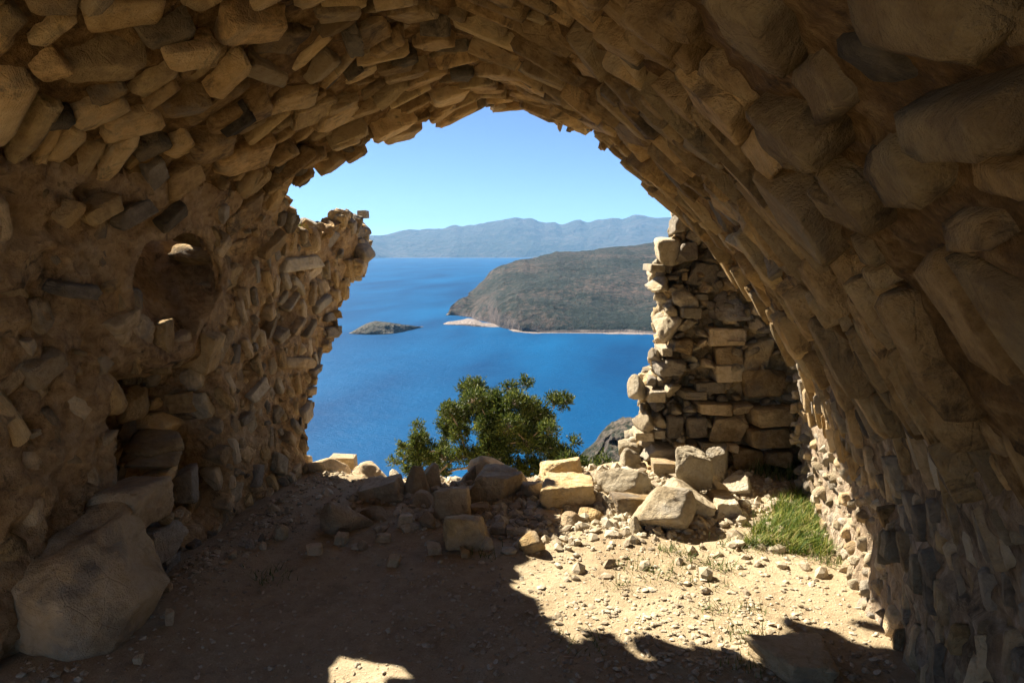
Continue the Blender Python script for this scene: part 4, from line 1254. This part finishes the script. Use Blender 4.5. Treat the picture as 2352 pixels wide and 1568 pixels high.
def make_tree(name, label, base, blobs, Yt, zf, seed, cat='tree', dens=1.0, trunk_r=.07, spread=.5, nlimb=True, joins=None):
    R = np.random.default_rng(seed)
    root = empty(name, base)
    tag(root, label, cat)
    base = np.array(base, float)
    cent = []
    for (x, y, r) in blobs:
        u, v_ = zf(x, y)
        P = at_Y(u, v_, Yt)
        d = np.linalg.norm(P - CAM)
        rr_ = r * .2344 / F_PX * d
        P = P + np.array([0, R.uniform(-1, 1) * spread, 0])
        # keep the projection while moving in depth
        P = CAM + (P - CAM) * 1.0
        cent.append((P, rr_))
    mid = np.mean([c_[0] for c_ in cent], 0)
    fork = base + (mid - base) * .45
    allV, allF, b0 = [], [], 0
    pts, rad = limb(base - np.array([0, 0, .3]), fork, trunk_r, trunk_r * .7, R, .05)
    tv, tf = tube(pts, rad, 9)
    child('trunk', new_mesh('trunk', tv, tf), M_bark, root)
    sub_nodes = [fork]
    order = sorted(range(len(cent)), key=lambda i: np.linalg.norm(cent[i][0] - fork))
    nodes = [(fork, trunk_r * .6)]
    mains = 0
    bv, bf, bb = [], [], 0
    for i in order:
        P, rr_ = cent[i]
        ds = [np.linalg.norm(q[0] - P) + .35 * np.linalg.norm(q[0] - fork) * 0 for q in nodes]
        k = int(np.argmin(ds))
        a, ra = nodes[k]
        r1 = max(.006, ra * .72)
        pts, rad = limb(a, P, ra * .85, r1, R, .13)
        v, f = tube(pts, rad, 6)
        bv.append(v); bf.append(f + bb); bb += len(v)
        nodes.append((P, r1))
    # twigs
    lv = []
    for (P, rr_) in cent:
        n = int(max(30, 8000 * rr_ ** 1.7) * dens)
        dirs = R.normal(0, 1, (n, 3)); dirs /= np.linalg.norm(dirs, axis=1)[:, None]
        rad_ = rr_ * R.uniform(.25, 1.0, n) ** .6
        ctr = P + dirs * rad_[:, None] * np.array([1, 1.25, .85])
        for j in range(0, n, 4):
            pts, rad = limb(P, ctr[j], .006, .002, R, .1, 4)
            v, f = tube(pts, rad, 3)
            bv.append(v); bf.append(f + bb); bb += len(v)
        out = dirs * .7 + np.array([0, 0, .55]) + R.normal(0, .35, (n, 3))
        out /= np.linalg.norm(out, axis=1)[:, None]
        nb_ = 9
        L = R.uniform(.06, .12, n)
        for k in range(nb_):
            u = k / nb_
            st = ctr + out * (L * u * .9)[:, None]
            dv = out * .75 + R.normal(0, .48, (n, 3)); dv /= np.linalg.norm(dv, axis=1)[:, None]
            ln = R.uniform(.025, .05, n)[:, None]
            w = np.cross(dv, R.normal(0, 1, (n, 3))); w /= np.linalg.norm(w, axis=1)[:, None]
            w *= R.uniform(.0045, .0085, n)[:, None]
            lv.append(np.stack([st - w * .4, st + dv * ln * .5 - w, st + dv * ln, st + dv * ln * .5 + w], 1).reshape(-1, 3))
    child('branches', new_mesh('branches', np.concatenate(bv), np.concatenate(bf)), M_bark, root)
    LV = np.concatenate(lv)
    LF = np.arange(len(LV)).reshape(-1, 4)
    child('crown', new_mesh('crown', LV, LF, smooth=False), M_leaf, root)
    return root
ZT = zoomer(873, 827, .2344)
blobsA = [(760,350,70),(880,320,80),(1000,330,80),(1210,330,50),(1380,290,45),(1340,400,105),(1100,420,120),(900,440,120),(720,470,70),(640,540,55),(800,560,100),
 (1000,560,130),(1200,520,120),(1460,450,85),(1520,560,100),(1640,480,50),(1760,490,65),(1700,600,70),(1600,650,70),(1500,720,80),(1690,800,50),(1560,860,60),
 (1350,700,120),(1180,700,120),(1000,740,110),(820,700,80),(680,660,80),(560,700,70),(450,710,50),(430,780,50),(600,800,70),(500,870,80),(350,870,60),
 (240,760,35),(330,760,25),(240,940,50),(180,970,25),(330,980,80),(500,980,80),(680,930,80),(860,900,80),(1050,900,100),(1250,880,120),(1450,900,110),
 (1620,950,90),(300,1080,70),(450,1100,70),(600,1100,60),(1100,1030,90),(1300,1050,120),(1500,1050,110),(1680,1050,90),(560,1170,50),(1340,560,100),(1100,600,100),(1400,800,100),(1150,800,100)]
YT = 7.6
tb = at_Y(1150, 1135, YT)
make_tree('juniper_tree', 'windswept dark green conifer growing on the slope behind the rubble heap, before the sea', (tb[0], YT, gh(tb[0], YT)), blobsA, YT, ZT, 41, dens=1.0)
blobsB = [(1780,950,60),(1850,910,45),(1900,960,60),(1880,860,28),(1900,1050,80),(2050,1100,60),(2180,1040,50),(2230,1080,45),(1960,1020,55),(2120,1090,50),(2000,1130,60),(1800,1080,70)]
tb2 = at_Y(1330, 1140, 7.1)
make_tree('green_shrub', 'low green bush right of the tree, showing between the perched cube and the end wall', (tb2[0], 7.1, gh(tb2[0], 7.1)), blobsB, 7.1, ZT, 43, cat='bush', trunk_r=.03, spread=.3)

# ---------------------------------------------------------------- sea, island, headland, mountains
SEA = -200.0
t = NT('sea_water')
p = t.pos()
t.b.inputs['Roughness'].default_value = .5
t.b.inputs['Specular IOR Level'].default_value = .03
a = t.noise(t.mapping(p, (.004, .0012, 1)), 1, 5, .6)
t.color(t.ramp(a, [(0.35, (0.0004, 0.036, 0.112)), (0.65, (0.0012, 0.072, 0.19))]))
w1 = t.noise(t.mapping(p, (.10, .22, 1)), 1, 8, .7)
w2 = t.noise(t.mapping(p, (.015, .03, 1)), 1, 4, .6)
t.bump(t.math('ADD', w1, t.math('MULTIPLY', w2, 1.5)), .8, 2.2)
M_sea = t.m
rad_s = 29000
sx = np.concatenate([-np.geomspace(rad_s, 40, 40), np.geomspace(40, rad_s, 40)])
X, Y = np.meshgrid(sx, sx, indexing='ij')
vv = np.stack([X.ravel(), Y.ravel() + 600, np.full(X.size, SEA)], 1)
n = len(sx)
I = (np.arange(n - 1)[:, None] * n + np.arange(n - 1)[None, :]).ravel()
sea = link('sea', new_mesh('sea', vv, np.stack([I, I + n, I + n + 1, I + 1], 1)), M_sea)
tag(sea, 'deep blue sea far below, rippled by wind', kind='structure')

def at_dist(x, y, d):
    r = ray(x, y)
    return CAM + r * (d / math.hypot(r[0], r[1]))
def terrain(name, cols, back, mat, label, cat, n=(220, 90), amp=.06, seed=0, pw=.7, scl=1.0, kind=None, rug=3.5):
    """cols: (x, shore_y, ridge_y, ridge_extra_distance) ; front slope from shore up to the ridge, then down behind"""
    cols = np.array(cols, float)
    xs = np.linspace(cols[0, 0], cols[-1, 0], n[0])
    shy = np.interp(xs, cols[:, 0], cols[:, 1]); riy = np.interp(xs, cols[:, 0], cols[:, 2])
    tall = np.clip((shy - riy) / 40, 0, 1)
    riy = riy + tall * rug * (fbm(np.stack([xs / 26, xs * 0, xs * 0], 1), 5, seed + 31)); ext = np.interp(xs, cols[:, 0], cols[:, 3])
    V = []
    for x, sy, ry, e in zip(xs, shy, riy, ext):
        S = at_z(x, sy, SEA)
        d = math.hypot(S[0], S[1])
        Rg = at_dist(x, ry, d + e)
        hmax = max(Rg[2] - SEA, 1)
        Bk = at_dist(x, ry, d + e + min(back, 1.2 * e + 15))
        for v in np.linspace(0, 1, n[1]):
            if v < .6:
                u = v / .6
                P = S + (Rg - S) * u
                P[2] = SEA + hmax * (u ** pw)
            else:
                u = (v - .6) / .4
                P = Rg + (Bk - Rg) * u
                P[2] = SEA + hmax * (1 - u) ** 1.2
            V.append(P)
    V = np.array(V)
    hh_ = V[:, 2] - SEA
    H = hh_.max()
    vv_ = np.tile(np.linspace(0, 1, n[1]), n[0])
    w = np.clip(vv_ / .6, 0, 1) * (1 - np.clip((vv_ - .55) / .05, 0, 1) * .0)
    away = np.clip(np.abs(vv_ - .6) / .25, 0.12, 1)
    ed = np.clip(hh_ / (H * .12), 0, 1)
    q = V / (scl)
    ns_ = fbm(q * np.array([1, 1, 0.3]), 5, seed)
    rdg = 1 - np.abs(fbm(q * 1.3 + 5, 5, seed + 11)) * 2
    gul = -np.abs(fbm(np.stack([np.repeat(xs, n[1]) / (9 if scl < 1000 else 14), vv_ * 1.5, vv_ * 0], 1), 4, seed + 41)) * 1.3 + .35
    V[:, 2] += (ns_ * .6 + rdg * .5 - .3 + gul * .10) * H * amp * ed * away
    wp = H * .13 * ed
    V[:, 0] += wp * fbm(q * 1.6 + 31, 5, seed + 21)
    V[:, 1] += wp * fbm(q * 1.6 + 57, 5, seed + 23)
    V[:, 2] = np.where(hh_ < .5, SEA - 3, V[:, 2])
    I = (np.arange(n[0] - 1)[:, None] * n[1] + np.arange(n[1] - 1)[None, :]).ravel()
    F_ = np.stack([I, I + 1, I + n[1] + 1, I + n[1]], 1)[:, ::-1]
    o = link(name, new_mesh(name, V, F_), mat)
    if kind: tag(o, label, kind=kind)
    else: tag(o, label, cat)
    return o
def scrub_mat(name, sc, rock_h, green=(0.006, 0.014, 0.009), soil=(0.085, 0.058, 0.044), pale=(0.20, 0.165, 0.145), cut=.5):
    t = NT(name)
    p = t.pos()
    spots = t.noise(p, sc, 6, .7)
    areas = t.noise(p, sc * .06, 5, .6)
    v = t.math('ADD', t.math('MULTIPLY', spots, .6), t.math('MULTIPLY', areas, .4))
    c = t.ramp(v, [(cut - .06, green), (cut + .02, tuple(.5 * a + .5 * b for a, b in zip(green, soil))), (cut + .09, soil)])
    sep = t.node('ShaderNodeSeparateXYZ'); t.l.new(p, sep.inputs[0])
    hgt = t.math('ADD', sep.outputs[2], t.math('MULTIPLY', t.math('SUBTRACT', t.noise(p, sc * .25, 5), .5), rock_h * 1.6))
    m = t.ramp(t.math('DIVIDE', t.math('SUBTRACT', hgt, SEA), rock_h * 2), [(0.3, (1, 1, 1)), (0.5, (0, 0, 0))])
    rockc = t.ramp(t.noise(p, sc * .8, 6, .7), [(0.35, (0.16, 0.12, 0.10)), (0.6, pale)])
    c = t.mix(m, c, rockc)
    # steep faces are bare rock
    g = t.node('ShaderNodeNewGeometry'); s2 = t.node('ShaderNodeSeparateXYZ'); t.l.new(g.outputs['True Normal'], s2.inputs[0])
    stp = t.ramp(s2.outputs[2], [(0.45, (1, 1, 1)), (0.62, (0, 0, 0))])
    c = t.mix(t.math('MULTIPLY', stp, .8), c, t.ramp(t.noise(p, sc * .6, 6, .7), [(0.35, (0.035, 0.028, 0.025)), (0.65, (0.13, 0.098, 0.085))]))
    t.color(c)
    t.bump(t.noise(p, sc * .7, 6, .7), 1.0, 1.2 / sc)
    return t.m
M_head = scrub_mat('headland_scrub', .055, 7, cut=.53)
M_isl = scrub_mat('islet_scrub', .16, 2.5, green=(0.03, 0.037, 0.026), soil=(0.13, 0.11, 0.09), cut=.48)
M_clf = scrub_mat('cliff_rock', .30, 1, green=(0.012, 0.02, 0.010), soil=(0.17, 0.13, 0.10), cut=.50)
M_far = scrub_mat('mountain_scrub', .004, 20, green=(0.03, 0.035, 0.022), soil=(0.09, 0.075, 0.06))
head = terrain('headland', [(1024,724,723.8,4),(1029,724,716,18),(1034,724,703,35),(1042,724,695,55),(1052,725,688,80),(1066,727,684,110),(1082,729,679,180),(1094,735,662,420),(1108,738,641,520),(1128,742,621,640),(1150,752,609,760),
    (1200,763,596,1000),(1280,765,578,1300),(1360,765,573,1500),(1440,764,563,1700),(1500,767,556,1900),(1560,769,549,2000),(1700,775,542,2200),(1900,780,540,2400),(2300,785,560,2400)],
    1800, M_head, 'long scrub-covered headland dropping to the sea beyond the broken arch', 'headland', n=(520, 200), amp=.085, seed=5, pw=.62, scl=300, kind='structure')
terrain('shore_spit', [(1018,745,744,8),(1030,746,740,40),(1060,747,734,50),(1075,748,730,60),(1092,750,733,60),(1110,751,741,50),(1150,752,748,40),(1165,756,752,40),(1180,762,755,40),(1230,767,759,60),(1300,767,761,60),(1400,768,760,60),(1520,771,762,70),(1700,778,768,70)],
    60, scrub_mat('shore_rock', .2, 30, pale=(0.30, 0.25, 0.22)), 'pale bare rock shelf along the foot of the headland', 'shore', n=(300, 30), amp=.25, seed=9, pw=.5, scl=60, kind='structure')
terrain('island', [(802,766,765.5,3),(812,767,760,14),(826,768,751,30),(845,768.5,742,46),(862,768.5,737,55),(885,768,739,52),(905,766,742,44),(930,761,746,30),(955,755,749,14),(972,751,750.5,3)],
    70, M_isl, 'small low scrubby islet lying alone in the sea left of the headland', 'island', n=(260, 110), amp=.30, seed=3, pw=.75, scl=60, rug=2.0)
terrain('mountains', [(300,596,588,500),(700,594,566,2500),(760,594,556,2500),(850,593,541,3000),(900,592,534,3000),(960,592,528,3500),(1000,592,522,3500),(1060,592,515,3500),(1100,592,512,3500),(1150,592,507,3500),(1190,592,499,3500),
    (1215,592,503,3500),(1240,592,508,3500),(1290,592,512,3500),(1340,592,506,3500),(1400,592,503,3500),(1470,592,492,3500),(1510,592,498,3500),(1550,592,493,3500),(1650,592,500,3500),(1850,592,520,3500),(2300,592,570,2500)],
    3000, M_far, 'faint blue mountain range across the strait, fading in haze', 'mountains', rug=9, n=(260, 60), amp=.16, seed=17, pw=.8, scl=2600, kind='structure')

# near cliff below on the right
def cliff():
    cols = np.array([(1332, 1046), (1350, 1030), (1372, 1010), (1392, 985), (1405, 973), (1430, 963), (1470, 957), (1540, 950), (1640, 935), (1800, 930)], float)
    xs = np.linspace(1332, 1800, 240)
    ty = np.interp(xs, cols[:, 0], cols[:, 1])
    V = []
    nv_ = 110
    D0 = 330
    for x, y in zip(xs, ty):
        T = at_dist(x, y, D0)
        r = ray(x, 1000); hd = np.array([r[0], r[1], 0]) / math.hypot(r[0], r[1])
        for v in np.linspace(0, 1, nv_):
            if v < .25:                                    # top, sloping back
                u = v / .25
                P = T + hd * (90 * (1 - u)); P[2] = T[2] - 60 * (1 - u) ** 1.5
            elif v < .5:
                u = (v - .25) / .25
                P = T - hd * 26 * u; P[2] = T[2] - 10 * u
            else:
                u = (v - .5) / .5
                P = T - hd * (26 + 34 * u); P[2] = T[2] - 10 + (SEA - 4 - T[2] + 10) * u
            V.append(P)
    V = np.array(V)
    d = fbm(V / 16.0, 6, 77) * 14 + (1 - np.abs(fbm(V / np.array([7, 7, 24.0]), 5, 79)) * 2.4) * 6 - 3
    r = V.copy(); r[:, 2] = 0; r /= np.linalg.norm(r, axis=1)[:, None]
    vv_ = np.tile(np.linspace(0, 1, nv_), len(xs))
    V -= r * (d * np.clip(np.abs(vv_ - .25) * 6, .1, 1))[:, None]
    V[:, 2] += fbm(V / 6.0, 4, 80) * 2.2
    I = (np.arange(len(xs) - 1)[:, None] * nv_ + np.arange(nv_ - 1)[None, :]).ravel()
    F_ = np.stack([I, I + 1, I + nv_ + 1, I + nv_], 1)
    o = link('cliff', new_mesh('cliff', V, F_), M_clf)
    tag(o, 'steep rocky promontory with dark bushes below, left of the end wall foot', kind='structure')
cliff()

# ---------------------------------------------------------------- air
hz_v = np.array([(x, y, z) for x in (-30500, 30500) for y in (-29500, 31000) for z in (-206, 1500)], float)
hz_f = np.array([(0, 1, 3, 2), (4, 6, 7, 5), (0, 4, 5, 1), (2, 3, 7, 6), (0, 2, 6, 4), (1, 5, 7, 3)])
hm = bpy.data.materials.new('air_haze'); hm.use_nodes = True
hn = hm.node_tree.nodes; hn.remove(hn['Principled BSDF'])
pv = hn.new('ShaderNodeVolumePrincipled')
pv.inputs['Color'].default_value = (0.27, 0.58, 1.0, 1)
pv.inputs['Density'].default_value = 0.000026
pv.inputs['Anisotropy'].default_value = 0.0
hm.node_tree.links.new(pv.outputs[0], hn['Material Output'].inputs['Volume'])
haze = link('haze', new_mesh('haze', hz_v, hz_f, smooth=False), hm)
tag(haze, 'pale blue haze in the air over the sea', 'haze', kind='stuff')
